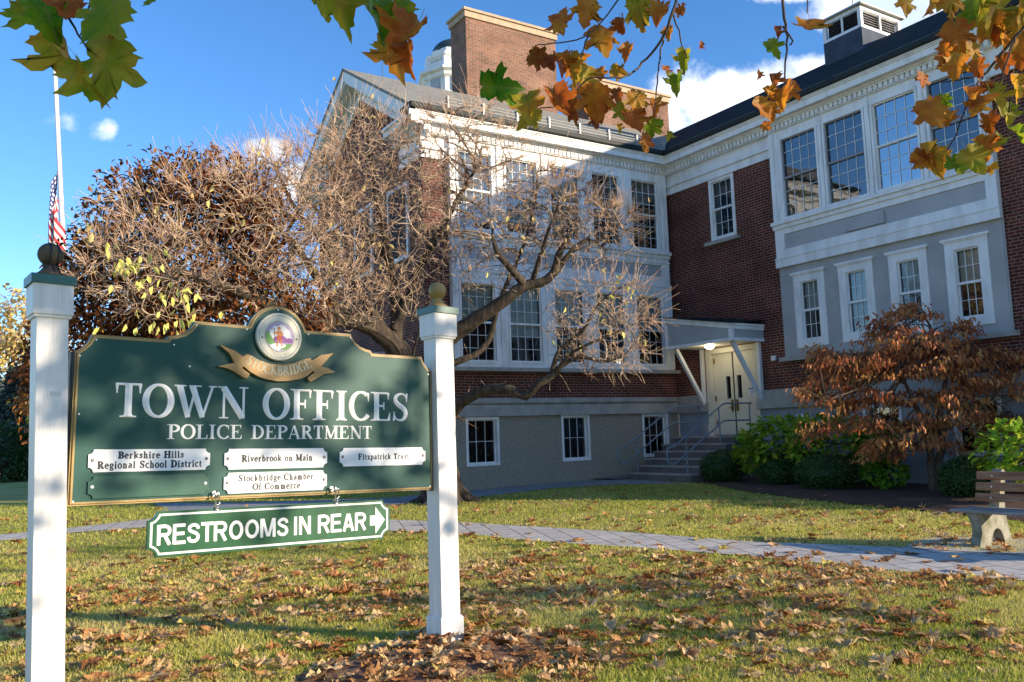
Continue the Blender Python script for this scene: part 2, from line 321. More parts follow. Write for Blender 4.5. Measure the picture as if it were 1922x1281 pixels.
M['branch'] = mat('brown_grey_branch', (0.10, 0.065, 0.045), 0.9, (0.48, 0.36, 0.25), 1.8, 0.3, 40, lo=.38, hi=.62)
M['twig_dark'] = mat('dark_twig', (0.045, 0.032, 0.026), 0.85, (0.09, 0.065, 0.05), 4)
M['maple_bark'] = mat('thin_brown_bark', (0.06, 0.04, 0.03), 0.9, (0.12, 0.085, 0.06), 8, 0.5, 30)
M['concrete'] = mat('mossy_cast_concrete', (0.30, 0.285, 0.225), 0.9, (0.15, 0.145, 0.09), 7, 0.5, 40)
M['plank'] = mat('weathered_brown_plank', (0.22, 0.082, 0.034), 0.75, (0.36, 0.18, 0.09), 5, 0.3, 40, stretch=(6, 0.5, 6))
M['plank_grey'] = mat('greyed_plank', (0.27, 0.255, 0.235), 0.7, (0.17, 0.15, 0.13), 6, 0.3, 40, stretch=(6, 0.5, 6))
M['pole'] = mat('white_pole_paint', (0.80, 0.80, 0.80), 0.35)
M['copper'] = mat('dark_dome_metal', (0.03, 0.055, 0.055), 0.4, (0.06, 0.08, 0.07), 3, metal=0.4)
M['gravel'] = mat('blue_gravel', (0.10, 0.115, 0.13), 0.9, (0.26, 0.28, 0.3), 60, 1.0, 60)
M['leaf_near'] = leafmat('sycamore_leaf', [(0.0, (0.05, 0.22, 0.008)), (0.25, (0.24, 0.30, 0.015)), (0.43, (0.46, 0.34, 0.03)), (0.60, (0.58, 0.235, 0.022)), (0.78, (0.46, 0.115, 0.016)), (1.0, (0.24, 0.055, 0.014))], 0.5, 0.58, True, 14)
M['leaf_vein'] = M['leaf_near'].copy(); M['leaf_vein'].name = 'veined_sycamore_leaf'; add_veins(M['leaf_vein'])
M['leaf_ground'] = leafmat('dry_fallen_leaf', [(0.0, (0.34, 0.12, 0.036)), (0.35, (0.52, 0.245, 0.085)), (0.6, (0.64, 0.38, 0.165)), (0.85, (0.72, 0.50, 0.27)), (1.0, (0.68, 0.52, 0.12))], 0.6, 0.3, True, 9)
M['leaf_brown'] = leafmat('russet_leaf', [(0.0, (0.055, 0.020, 0.013)), (0.4, (0.17, 0.055, 0.019)), (0.7, (0.31, 0.115, 0.03)), (0.88, (0.30, 0.16, 0.035)), (1.0, (0.11, 0.13, 0.028))], 0.45, 0.3)
M['leaf_maple'] = leafmat('bronze_leaf', [(0.0, (0.22, 0.055, 0.024)), (0.4, (0.48, 0.15, 0.05)), (0.75, (0.60, 0.27, 0.09)), (1.0, (0.40, 0.24, 0.06))], 0.45, 0.35)
M['leaf_hyd'] = leafmat('hydrangea_leaf', [(0.0, (0.08, 0.22, 0.016)), (0.4, (0.24, 0.42, 0.03)), (0.7, (0.46, 0.52, 0.045)), (1.0, (0.62, 0.52, 0.07))], 0.45, 0.4)
M['leaf_box'] = leafmat('boxwood_leaf', [(0.0, (0.018, 0.05, 0.012)), (1.0, (0.06, 0.12, 0.025))], 0.4, 0.15)
M["leaf_yellow"] = leafmat('yellow_leaf', [(0.0, (0.50, 0.30, 0.13)), (0.4, (0.68, 0.54, 0.20)), (1.0, (0.74, 0.70, 0.18))], 0.5, 0.4)
M['leaf_gold'] = leafmat('golden_leaf', [(0.0, (0.36, 0.34, 0.18)), (0.5, (0.58, 0.46, 0.17)), (1.0, (0.62, 0.40, 0.08))], 0.6, 0.3)
M['leaf_spruce'] = leafmat('spruce_needle', [(0.0, (0.035, 0.06, 0.05)), (1.0, (0.17, 0.21, 0.18))], 0.6, 0.1)
M['grass_blade'] = leafmat('grass_blade', [(0.0, (0.15, 0.23, 0.016)), (0.3, (0.40, 0.43, 0.05)), (0.6, (0.64, 0.56, 0.16)), (1.0, (0.74, 0.60, 0.27))], 0.6, 0.45)

# ------------------------------------------------------------------ ground, paths, beds
def lawn_material():
    m = bpy.data.materials.new('lawn_soil_and_grass'); N, Lk = nodes(m); b = N['Principled BSDF']; b.inputs['Roughness'].default_value = 0.95; b.inputs['Specular IOR Level'].default_value = 0.1
    g = N.new('ShaderNodeNewGeometry')
    n1 = N.new('ShaderNodeTexNoise'); n1.inputs['Scale'].default_value = 0.7; n1.inputs['Detail'].default_value = 6; Lk.new(g.outputs['Position'], n1.inputs['Vector'])
    n2 = N.new('ShaderNodeTexNoise'); n2.inputs['Scale'].default_value = 40; n2.inputs['Detail'].default_value = 4; Lk.new(g.outputs['Position'], n2.inputs['Vector'])
    ad = N.new('ShaderNodeMath'); ad.operation = 'MULTIPLY_ADD'; ad.inputs[1].default_value = 0.45; Lk.new(n2.outputs[0], ad.inputs[0]); Lk.new(n1.outputs[0], ad.inputs[2])
    cr = N.new('ShaderNodeValToRGB'); e = cr.color_ramp.elements; e[0].position = 0.5; e[0].color = (0.16, 0.18, 0.03, 1); e[1].position = 0.9; e[1].color = (0.45, 0.36, 0.15, 1)
    k = e.new(0.68); k.color = (0.34, 0.31, 0.08, 1)
    Lk.new(ad.outputs[0], cr.inputs[0]); Lk.new(cr.outputs[0], b.inputs['Base Color'])
    bp = N.new('ShaderNodeBump'); bp.inputs['Strength'].default_value = 0.8; bp.inputs['Distance'].default_value = 0.03; Lk.new(n2.outputs[0], bp.inputs['Height']); Lk.new(bp.outputs[0], b.inputs['Normal'])
    return m
def paver_material():
    m = bpy.data.materials.new('bluestone_pavers'); N, Lk = nodes(m); b = N['Principled BSDF']; b.inputs['Roughness'].default_value = 0.85
    g = N.new('ShaderNodeNewGeometry'); mp = N.new('ShaderNodeMapping'); mp.inputs['Rotation'].default_value = (0, 0, R_(-70)); Lk.new(g.outputs['Position'], mp.inputs[0])
    t = N.new('ShaderNodeTexBrick'); t.inputs['Scale'].default_value = 1; t.inputs['Brick Width'].default_value = 0.46; t.inputs['Row Height'].default_value = 0.3; t.inputs['Mortar Size'].default_value = 0.008
    t.squash = 0.6; t.squash_frequency = 3
    t.inputs['Color1'].default_value = (0.43, 0.40, 0.36, 1); t.inputs['Color2'].default_value = (0.52, 0.48, 0.43, 1); t.inputs['Mortar'].default_value = (0.06, 0.057, 0.05, 1)
    Lk.new(mp.outputs[0], t.inputs['Vector'])
    n = N.new('ShaderNodeTexNoise'); n.inputs['Scale'].default_value = 14; n.inputs['Detail'].default_value = 8; Lk.new(g.outputs['Position'], n.inputs['Vector'])
    mr = N.new('ShaderNodeMapRange'); mr.inputs[3].default_value = 0.65; mr.inputs[4].default_value = 1.35; Lk.new(n.outputs[0], mr.inputs[0])
    vm = N.new('ShaderNodeMix'); vm.data_type = 'RGBA'; vm.blend_type = 'MULTIPLY'; vm.inputs['Factor'].default_value = 1
    Lk.new(t.outputs['Color'], vm.inputs['A']); Lk.new(mr.outputs[0], vm.inputs['B']); Lk.new(vm.outputs['Result'], b.inputs['Base Color'])
    bp = N.new('ShaderNodeBump'); bp.inputs['Strength'].default_value = 0.5; bp.inputs['Distance'].default_value = 0.01; bp.invert = True
    Lk.new(t.outputs['Fac'], bp.inputs['Height']); Lk.new(bp.outputs[0], b.inputs['Normal'])
    return m
M['lawn'] = lawn_material(); M['paver'] = paver_material()
M['walk'] = mat('grey_concrete_walk', (0.27, 0.28, 0.30), 0.85, (0.20, 0.21, 0.22), 2.5, 0.2, 40)
M['mulch'] = mat('red_brown_mulch', (0.045, 0.020, 0.012), 0.95, (0.12, 0.058, 0.034), 30, 1.0, 60)
M['mulch_dry'] = mat('dry_mulch_and_thatch', (0.10, 0.042, 0.022), 0.95, (0.26, 0.135, 0.068), 22, 1.0, 70)
def ground_sheet():
    rad = np.concatenate([np.linspace(0, 40, 81), np.geomspace(42, 1500, 24)]); na = 96
    V = [(0, 0, float(gz(0, 0)))]; Fs = []
    for r in rad[1:]:
        for j in range(na):
            a = 2*math.pi*j/na; x, y = r*math.cos(a), r*math.sin(a); V.append((x, y, float(gz(x, y))))
    for j in range(na): Fs.append((0, 1+j, 1+(j+1) % na))
    for i in range(len(rad)-2):
        for j in range(na):
            Fs.append((1+i*na+j, 1+(i+1)*na+j, 1+(i+1)*na+(j+1) % na, 1+i*na+(j+1) % na))
    m = MB(); m.add(V, Fs); tag(m.build('lawn', M['lawn'], smooth=True), kind='structure')
ground_sheet()
def resample(P, n):
    P = np.array(P, float); d = np.r_[0, np.cumsum(np.linalg.norm(np.diff(P, axis=0), axis=1))]; s = np.linspace(0, d[-1], n)
    return np.stack([np.interp(s, d, P[:, k]) for k in range(P.shape[1])], 1)
def band(name, near, far, dz, m, n=60, k=6):              # a strip of paving between two edges lying on the ground
    A = resample([gnd(*p)[:2] for p in near], n); B = resample([gnd(*p)[:2] for p in far], n)
    V = []; Fs = []
    for i in range(n):
        for j in range(k+1):
            q = A[i]+(B[i]-A[i])*j/k; V.append((q[0], q[1], float(gz(*q))+dz))
    for i in range(n-1):
        for j in range(k): a = i*(k+1)+j; Fs.append((a, a+k+1, a+k+2, a+1))
    b = MB(); b.add(V, Fs); b.build(name, m); o = bpy.data.objects[name]; tag(o, kind='structure'); return A, B
PATH = band('paver_path', [(-260, 1030), (0, 1017), (60, 1011), (125, 1002), (290, 990), (500, 993), (730, 998), (870, 1003), (1000, 1018), (1200, 1030), (1400, 1045), (1700, 1075), (1922, 1092), (2300, 1128)],
            [(-260, 1018), (0, 1005), (60, 1000), (125, 993), (285, 975), (500, 975), (730, 977), (870, 982), (1000, 990), (1200, 1002), (1400, 1018), (1690, 1029), (1922, 1042), (2300, 1070)], 0.012, M['paver'], 90)
band('bench_pad', [(1690, 1031), (1800, 1038), (1922, 1045), (2250, 1070)], [(1735, 1014), (1800, 1008), (1922, 1011), (2250, 1018)], 0.018, M['paver'], 20)
WALK = band('concrete_walk', [(1302, 912), (1250, 909), (1150, 911), (1040, 918), (880, 936), (740, 949), (560, 955), (459, 957), (330, 962)],
            [(1185, 899), (1150, 900), (1110, 902), (1040, 907), (880, 922), (740, 935), (560, 941), (459, 944), (285, 946)], 0.012, M['walk'], 70)
band('walk_apron', [(292, 962), (380, 990), (560, 990)], [(330, 946), (440, 950), (640, 952)], 0.008, M['walk'], 20)
band('far_path', [(-60, 910), (0, 904), (62, 899), (130, 893)], [(-60, 904), (0, 898), (62, 894), (130, 889)], 0.012, M['walk'], 16)
def bed(name, edge, dz, m, mound=0.0):                    # a planting bed: closed outline in world xy
    P = np.array(edge, float); c = P.mean(0); K = 10; n = len(P); V = []; Fs = []
    for i in range(n):
        for j in range(K+1):
            q = c+(P[i]-c)*j/K; h = mound*(1-(j/K)**2); V.append((q[0], q[1], float(gz(*q))+dz+h+(0 if j == K else rng.normal(0, 0.006))))
    for i in range(n):
        for j in range(K): a = i*(K+1)+j; b2 = ((i+1) % n)*(K+1)+j; Fs.append((a, a+1, b2+1, b2))
    b = MB(); b.add(V, Fs); tag(b.build(name, m), kind='structure')
E_ = [gnd(*p)[:2] for p in [(1300, 903), (1340, 912), (1400, 924), (1500, 937), (1600, 948), (1700, 957), (1790, 966), (1922, 982), (2250, 1010)]]
E_ = resample(E_, 40).tolist() + [[16.75, 3.0], [16.75, 6], [16.75, 9], [16.75, 12], [16.75, 14.9], [15.6, 14.95], [14.5, 14.95]]
bed('mulch_bed', E_, 0.02, M['mulch'], 0.05)
cm = gnd(838, 1228)[:2]
bed('mulch_mound', [(cm[0]-0.12+math.cos(a)*(1.05+0.12*math.sin(3*a)), cm[1]-0.12+math.sin(a)*(0.62+0.08*math.sin(5*a))) for a in np.linspace(0, 2*math.pi, 40, endpoint=False)], -0.012, M['mulch_dry'], 0.055)

# ------------------------------------------------------------------ the brick building
XW, YW = 16.8, 17.87                                     # right wing face (looks -x), left wing face (looks -y)
def FL(a, z, d): return (a, YW-d, z+H)                   # a point on the left wing facade: along, height (from eye), out
def FR(a, z, d): return (XW-d, a, z+H)
def fbox(m, F, a0, a1, z0, z1, d0, d1, mi=0): m.box(F(a0, z0, d0), F(a1, z1, d1), mi)
def wall(m, F, a0, a1, z0, z1, d, holes=(), mi=0):        # a flat facade with rectangular openings
    xs = sorted({a0, a1, *[h[0] for h in holes], *[h[1] for h in holes]}); zs = sorted({z0, z1, *[h[2] for h in holes], *[h[3] for h in holes]})
    xs = [x for x in xs if a0 <= x <= a1]; zs = [z for z in zs if z0 <= z <= z1]
    for i in range(len(xs)-1):
        for j in range(len(zs)-1):
            cx, cz = (xs[i]+xs[i+1])/2, (zs[j]+zs[j+1])/2
            if any(h[0] < cx < h[1] and h[2] < cz < h[3] for h in holes): continue
            q = [F(xs[i], zs[j], d), F(xs[i+1], zs[j], d), F(xs[i+1], zs[j+1], d), F(xs[i], zs[j+1], d)]
            if F is FR: q = q[::-1]
            m.add(q, [(0, 1, 2, 3)], mi)
bld = empty('brick_building', (XW, YW, 0.29), 'two storey red brick town hall with white window bays, slate roofs and brick chimneys', 'building')

def window(F, a0, a1, z0, z1, d, cols, rows, casing=0.05, double=True, blind=0.0, depth=0.07, sashmat='white', glass='glass', parent=bld, name='window', sill=0.0, head=0, curtain=False):
    """sash window: opening a0..a1 x z0..z1; casing stands on the wall face d; glass lies depth behind"""
    m = MB()
    for b in ((a0-casing, a0, z0-casing, z1+casing), (a1, a1+casing, z0-casing, z1+casing)): fbox(m, F, *b, d-0.12, d+0.028)
    fbox(m, F, a0, a1, z1, z1+casing, d-0.12, d+0.026); fbox(m, F, a0, a1, z0-casing, z0, d-0.12, d+0.030)
    if head: fbox(m, F, a0-casing-0.05, a1+casing+0.05, z1+casing, z1+casing+0.05, d-0.01, d+0.075); fbox(m, F, a0-casing-0.02, a1+casing+0.02, z1+casing-0.03, z1+casing, d+0.026, d+0.05)
    w = m.build(name, M['white'], parent)
    dg = d-depth
    s = MB(); st = 0.028; zm = (z0+z1)/2
    spans = [(z0, zm, dg+0.002), (zm, z1, dg+0.03)] if double else [(z0, z1, dg)]
    for zz0, zz1, dd in spans:
        fbox(s, F, a0, a0+st, zz0, zz1, dd-0.02, dd+0.02); fbox(s, F, a1-st, a1, zz0, zz1, dd-0.02, dd+0.02)
        fbox(s, F, a0+st, a1-st, zz0, zz0+st, dd-0.02, dd+0.018); fbox(s, F, a0+st, a1-st, zz1-st, zz1, dd-0.02, dd+0.018)
    if double: fbox(s, F, a0, a1, zm-0.025, zm+0.02, dg+0.02, dg+0.056)
    s.build('sash', M[sashmat], w)
    g = MB(); g.add([F(a0, z0, dg), F(a1, z0, dg), F(a1, z1, dg), F(a0, z1, dg)], [(0, 1, 2, 3) if F is FL else (3, 2, 1, 0)]); g.build('pane', M[glass], w)
    u = MB(); mw = 0.006
    R = rows*2 if double else rows
    for i in range(1, cols): a = a0+st+(a1-a0-2*st)*i/cols; fbox(u, F, a-mw, a+mw, z0+st, z1-st, dg+0.003, dg+0.014)
    for j in range(1, R):
        if double and j == rows: continue
        z = z0+(z1-z0)*j/R; fbox(u, F, a0+st, a1-st, z-mw, z+mw, dg+0.003, dg+0.013)
    u.build('muntin_grid', M['white'], w)
    k = MB(); q = dg-0.55                                  # near-black box, the unlit room's shade put into its colour
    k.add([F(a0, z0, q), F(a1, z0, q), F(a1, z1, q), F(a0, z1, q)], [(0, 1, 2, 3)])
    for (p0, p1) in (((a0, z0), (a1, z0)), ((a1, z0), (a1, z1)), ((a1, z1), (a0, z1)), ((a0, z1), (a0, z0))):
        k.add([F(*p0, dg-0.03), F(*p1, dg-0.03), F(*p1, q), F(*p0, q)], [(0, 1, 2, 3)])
    k.build('dark_backing', M['dark'], w)
    if blind > 0: b = MB(); fbox(b, F, a0+0.01, a1-0.01, z1-(z1-z0)*blind, z1-0.01, dg-0.075, dg-0.07); b.build('roller_blind', M['blind'], w)
    if curtain: b = MB(); fbox(b, F, a0+(a1-a0)*0.38, a1-0.02, z0+0.01, z1-0.02, dg-0.16, dg-0.15); b.build('curtain', M['curtain'], w)
    return w

wl = MB(); wr = MB(); white = MB(); stone = MB(); grey = MB()
LC = [10.36+1.365*i for i in range(5)]; LH = 0.47
lw_hi = [(c-LH, c+LH, 5.06, 6.97) for c in LC]; lw_lo = [(c-LH, c+LH, 1.82, 3.70) for c in LC]
BL0, BL1, LE = 9.66, 16.62, 9.0
# brick of the left wing
wall(wl, FL, LE, BL0, 0.93, 6.68, 0); wall(wl, FL, BL1, XW, 0.93, 6.68, 0); wall(wl, FL, BL0, BL1, 0.93, 1.6, 0)
RE = 5.0                                                 # near end of the right wing
small = (15.42, 16.13, 5.10, 6.60)
doorhole = (14.97, 16.66, -0.17, 2.1)
wall(wr, FR, 14.0, YW, 0.93, 6.68, 0, [small, doorhole]); wall(wr, FR, RE, 8.6, 0.93, 6.68, 0); wall(wr, FR, 8.6, 14.0, 0.93, 1.6, 0)
g_ = MB()                                                # gable wall (faces -x) and near end wall (faces -y), back walls
YB = 24.93; YRIDGE = 21.4; ZE, ZR = 7.74, 10.17; XRIDGE = 21.0; ZRR = 10.54; XB = 25.2
g_.add([(LE, YW, 0.93+H), (LE, YB, 0.93+H), (LE, YB, ZE-0.2+H), (LE, YRIDGE, ZR-0.12+H), (LE, YW, ZE-0.2+H)], [(4, 3, 2, 1, 0)])
g_.build('gable_brickwork', M['brick'], bld); g_ = MB(); g_.add([(XW, RE, -1.4+H), (XB, RE, -1.4+H), (XB, RE, ZE+H), (XRIDGE, RE, ZRR-0.05+H), (XW, RE, ZE+H)], [(0, 1, 2, 3, 4)])
g_.build('end_brickwork', M['brick'], bld); g_ = MB(); g_.add([(LE, YB, -1.4+H), (17, YB, -1.4+H), (17, YB, ZE+H), (LE, YB, ZE+H)], [(0, 3, 2, 1)])
wl.build('brickwork', M['brick'], bld); wr.build('brickwork', M['brick'], bld); g_.build('rear_brickwork', M['brick'], bld)
# lower walls
lb = MB(); base_l = [(10.06, 10.86, -0.62, 0.42), (12.84, 13.61, -0.62, 0.44), (15.53, 16.33, -0.62, 0.42)]
wall(lb, FL, LE, XW-0.0, -1.6, 0.49, -0.02, base_l); lb.add([(LE+0.02, YW, -1.6+H), (LE+0.02, YB, -1.6+H), (LE+0.02, YB, 0.93+H), (LE+0.02, YW, 0.93+H)], [(3, 2, 1, 0)])
lb.build('pebble_dash_base', M['pebble'], bld)
rb = MB(); base_r = [(11.15, 11.95, -0.62, 0.38), (9.05, 9.9, -0.62, 0.38), (6.9, 7.7, -0.62, 0.38)]
wall(rb, FR, RE, 14.97, -1.6, 0.49, -0.02, base_r); wall(rb, FR, 16.66, YW, -1.6, 0.49, -0.02); wall(rb, FR, 14.97, 16.66, -1.6, -0.17, -0.02)
rb.build('painted_base', M['base_paint'], bld)
# limestone bands, sills
prof = [(0.78, 0.0), (0.78, 0.075), (0.80, 0.105), (0.83, 0.12), (0.88, 0.12), (0.91, 0.105), (0.93, 0.07), (0.93, 0.0)]
for i in range(len(prof)-1):
    (za, da), (zb, db) = prof[i], prof[i+1]
    stone.add([FL(LE-0.1, za, da), FL(XW-0.14, za, da), FL(XW-0.14, zb, db), FL(LE-0.1, zb, db)], [(0, 1, 2, 3)])
stone.add([FL(XW-0.14, z, d) for z, d in prof], [tuple(range(8))])
fbox(stone, FL, LE-0.06, XW-0.10, 0.49, 0.765, -0.05, 0.085); fbox(stone, FL, LE, XW-0.10, 0.765, 0.78, -0.05, 0.03)
for a0, a1 in ((RE-0.1, 14.97), (16.66, YW)):
    fbox(stone, FR, a0, a1, 0.735, 0.925, -0.05, 0.03); fbox(stone, FR, a0, a1, 0.47, 0.735, -0.05, 0.10 if a0 < 10 else 0.06)
fbox(stone, FL, BL0-0.12, BL1+0.12, 1.57, 1.665, -0.02, 0.24); fbox(stone, FR, 8.5, 14.14, 1.575, 1.685, -0.02, 0.13)
fbox(stone, FR, 15.22, 16.42, 4.9, 5.0, -0.02, 0.11)
stone.build('limestone_trim', M['stone'], bld, bevel=0.008)
# white bays
DB = 0.13
wall(white, FL, BL0, BL1, 1.665, 7.24, DB, lw_hi+lw_lo+[(9.95, 16.35, 4.29, 4.61)])
for a in (BL0, BL1): white.add([FL(a, 1.665, 0), FL(a, 1.665, DB), FL(a, 7.24, DB), FL(a, 7.24, 0)], [(0, 1, 2, 3)])
fbox(white, FL, BL0-0.03, BL1+0.03, 4.90, 4.985, DB, DB+0.10); fbox(white, FL, BL0-0.02, BL1+0.02, 4.80, 4.90, DB, DB+0.045)
fbox(white, FL, BL0-0.02, BL1+0.02, 4.66, 4.70, DB, DB+0.02)
fbox(white, FL, BL0-0.02, BL1+0.02, 3.98, 4.05, DB, DB+0.04); fbox(white, FL, BL0-0.02, BL1+0.02, 3.86, 3.98, DB, DB+0.02)
for z0, z1 in ((1.70, 3.84), (5.0, 7.22)):
    for a in [BL0]+[c+0.68 for c in LC[:-1]]+[BL1-0.11]:
        fbox(white, FL, (a if a == BL0 else a-0.055), (a+0.11 if a == BL0 or a > 16.4 else a+0.055), z0, z1, DB, DB+0.035)
grey2 = MB(); grey2.add([FL(9.95, 4.29, DB-0.03), FL(16.35, 4.29, DB-0.03), FL(16.35, 4.61, DB-0.03), FL(9.95, 4.61, DB-0.03)], [(0, 1, 2, 3)])
RC = [13.13, 11.87, 10.60, 9.32]; RH = 0.505
rw_hi = [(c-RH, c+RH, 5.06, 6.99) for c in RC]
wall(white, FR, 8.6, 14.0, 3.86, 7.24, DB, rw_hi+[(8.82, 13.73, 4.29, 4.66)])
for a in (8.6, 14.0): white.add([FR(a, 3.86, 0), FR(a, 3.86, DB), FR(a, 7.24, DB), FR(a, 7.24, 0)], [(0, 1, 2, 3)])
fbox(white, FR, 8.57, 14.03, 4.90, 4.985, DB, DB+0.10); fbox(white, FR, 8.58, 14.02, 4.80, 4.90, DB, DB+0.045)
fbox(white, FR, 8.58, 14.02, 4.06, 4.10, DB, DB+0.035); fbox(white, FR, 8.58, 14.02, 3.86, 4.06, DB, DB+0.02)
for a in (8.6, 9.97, 11.235, 12.5, 13.86):
    fbox(white, FR, a-0.05 if 8.7 < a < 13.8 else a, a+0.05 if 8.7 < a < 13.8 else a+0.12, 5.0, 7.22, DB, DB+0.035)
grey.add([FR(8.82, 4.29, DB-0.03), FR(13.73, 4.29, DB-0.03), FR(13.73, 4.66, DB-0.03), FR(8.82, 4.66, DB-0.03)], [(3, 2, 1, 0)])
grey.build('grey_spandrel', M['panel_grey'], bld); grey2.build('grey_spandrel', M['panel_grey'], bld)
st = MB(); lo_r = [(c-0.25, c+0.25, 2.05, 3.43) for c in (13.16, 11.89, 10.62, 9.35)]
wall(st, FR, 8.62, 14.0, 1.685, 3.86, 0.05, lo_r)
for a in (8.62, 14.0): st.add([FR(a, 1.685, 0), FR(a, 1.685, 0.05), FR(a, 3.86, 0.05), FR(a, 3.86, 0)], [(0, 1, 2, 3)])
wall(st, FR, 8.58, 8.62, 1.685, 3.86, 0.03)
st.build('stucco_infill', M['stucco'], bld)
acp = MB(); fbox(acp, FR, 11.02, 12.02, 4.33, 4.60, DB-0.03, DB+0.03); acp.build('vent_cover', M['panel_grey'], bld)
# friezes and cornices
for F, segs in ((FL, [(LE-0.05, BL0), (BL1, XW-0.07)]), (FR, [(RE-0.05, 8.6), (14.0, YW)])):
    for a0, a1 in segs:
        fbox(white, F, a0, a1, 6.68, 7.24, -0.02, 0.05); fbox(white, F, a0, a1, 6.89, 6.945, 0.05, 0.11); fbox(white, F, a0, a1, 6.945, 6.97, 0.05, 0.085)
        fbox(white, F, a0, a1, 6.68, 6.72, 0.05, 0.065)
CX0 = 8.45
def cornice(m, z0, z1, p, end_l=CX0, end_r=RE-0.45):
    m.box((end_l if p > 0.2 else LE-0.1, YW-p, z0+H), (XW-p, YW+0.02, z1+H)); m.box((XW-p, end_r if p > 0.2 else RE-0.1, z0+H), (XW+0.02, YW, z1+H))
for z0, z1, p in ((7.24, 7.26, 0.19), (7.26, 7.375, 0.17), (7.375, 7.41, 0.24), (7.41, 7.45, 0.29), (7.45, 7.595, 0.44), (7.595, 7.625, 0.47), (7.625, 7.66, 0.50)): cornice(white, z0, z1, p)
def reveal(m, F, h, d0, d1):
    a0, a1, z0, z1 = h
    for (p, q) in (((a0, z0), (a1, z0)), ((a1, z0), (a1, z1)), ((a1, z1), (a0, z1)), ((a0, z1), (a0, z0))): m.add([F(*p, d0), F(*q, d0), F(*q, d1), F(*p, d1)], [(0, 1, 2, 3)])
reveal(white, FL, (9.95, 16.35, 4.29, 4.61), DB, DB-0.04); reveal(white, FR, (8.82, 13.73, 4.29, 4.66), DB, DB-0.04)
white.add([FR(8.6, 3.86, -0.02), FR(14.0, 3.86, -0.02), FR(14.0, 3.86, DB), FR(8.6, 3.86, DB)], [(0, 1, 2, 3)])
white.build('white_trim', M['white'], bld)
bk = MB(); bk.box(FL(LE+0.03, 7.5, -0.72), FL(XW+3, -1.5, -0.76)); bk.box(FR(YW-0.5, 7.5, -0.72), FR(RE+0.1, -1.5, -0.76)); bk.build('leak_stop_wall', M['dark'], bld)  # added dark backing walls, keep daylight from leaking in behind the facades
dn = MB()
a = LE-0.08
while a < XW-0.35: fbox(dn, FL, a, a+0.084, 7.262, 7.373, 0.17, 0.225); a += 0.128
dn.build('dentil_course', M['white'], bld); dn = MB(); a = RE
while a < YW-0.3: fbox(dn, FR, a, a+0.084, 7.262, 7.373, 0.17, 0.225); a += 0.128
dn.build('dentil_course', M['white'], bld)
gt = MB(); cornice(gt, 7.66, 7.80, 0.57); gt.build('gutter', M['gutter'], bld, bevel=0.03)
# roofs
S_ = 0.592
def slab(m, q, t=0.07):
    q = [np.array(p, float) for p in q]; n = np.cross(q[1]-q[0], q[2]-q[0]); n /= np.linalg.norm(n); n = n if n[2] > 0 else -n
    V = q+[p-n*t for p in q]; k = len(q); m.add(V, [tuple(range(k)), tuple(range(k, 2*k))[::-1]]+[(i, k+i, k+(i+1) % k, (i+1) % k) for i in range(k)])
rl = MB(); y0 = YW-0.5; z0 = 7.775+H
slab(rl, [(CX0-0.04, y0, z0), (22, y0, z0), (22, YRIDGE, z0+S_*(YRIDGE-y0)), (CX0-0.04, YRIDGE, z0+S_*(YRIDGE-y0))])
slab(rl, [(CX0-0.04, YRIDGE, z0+S_*(YRIDGE-y0)), (22, YRIDGE, z0+S_*(YRIDGE-y0)), (22, 2*YRIDGE-y0, z0), (CX0-0.04, 2*YRIDGE-y0, z0)])
rfl = rl.build('slate_roof', M['slate'], bld)
rr = MB(); x0 = XW-0.5
slab(rr, [(x0, RE-0.5, z0), (x0, 30, z0), (XRIDGE, 30, z0+S_*(XRIDGE-x0)), (XRIDGE, RE-0.5, z0+S_*(XRIDGE-x0))])
slab(rr, [(XRIDGE, RE-0.5, z0+S_*(XRIDGE-x0)), (XRIDGE, 30, z0+S_*(XRIDGE-x0)), (2*XRIDGE-x0, 30, z0), (2*XRIDGE-x0, RE-0.5, z0)])
rfr = rr.build('shingle_roof', M['shingle'], bld)
fl = MB()
for a, b in ((12.0, 17.3), (6.2, 11.8), (3.2, 6.0)):      # bright flashing along the eave edge of the right wing
    fl.bar((x0+0.10, a, z0+0.075), (x0+0.10, b, z0+0.075), 0.05, 0.02)
fl.bar((XW-0.52, YW-0.34, z0+0.10), (XW+1.2, YW+1.38, z0+1.02), 0.16, 0.02)
fl.build('metal_flashing', M['snow_rail'], rfr)
sg = MB(); ys = y0+0.42
for k in range(3):
    zz = z0+S_*0.42+0.07+0.085*k; sg.tube([(9.6, ys+0.02*k, zz), (16.75, ys+0.02*k, zz)], 0.017, 8)
for x in np.arange(9.7, 16.8, 1.0): sg.box((x-0.02, ys-0.03, z0+S_*0.36), (x+0.02, ys+0.07, z0+S_*0.42+0.27))
sg.build('snow_guard_rail', M['snow_rail'], rfl)
def chimney(x0_, x1_, y0_, y1_, zb, zt):
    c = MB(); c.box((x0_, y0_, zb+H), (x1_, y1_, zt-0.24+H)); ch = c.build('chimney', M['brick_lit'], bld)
    k = MB(); k.box((x0_-0.05, y0_-0.05, zt-0.24+H), (x1_+0.05, y1_+0.05, zt-0.05+H)); k.box((x0_-0.10, y0_-0.10, zt-0.05+H), (x1_+0.10, y1_+0.10, zt+0.03+H)); k.build('coping', M['cope'], ch)
chimney(12.4, 15.72, 21.5, 22.45, 9.2, 12.9); chimney(16.95, 20.5, 21.5, 22.3, 9.2, 11.68)
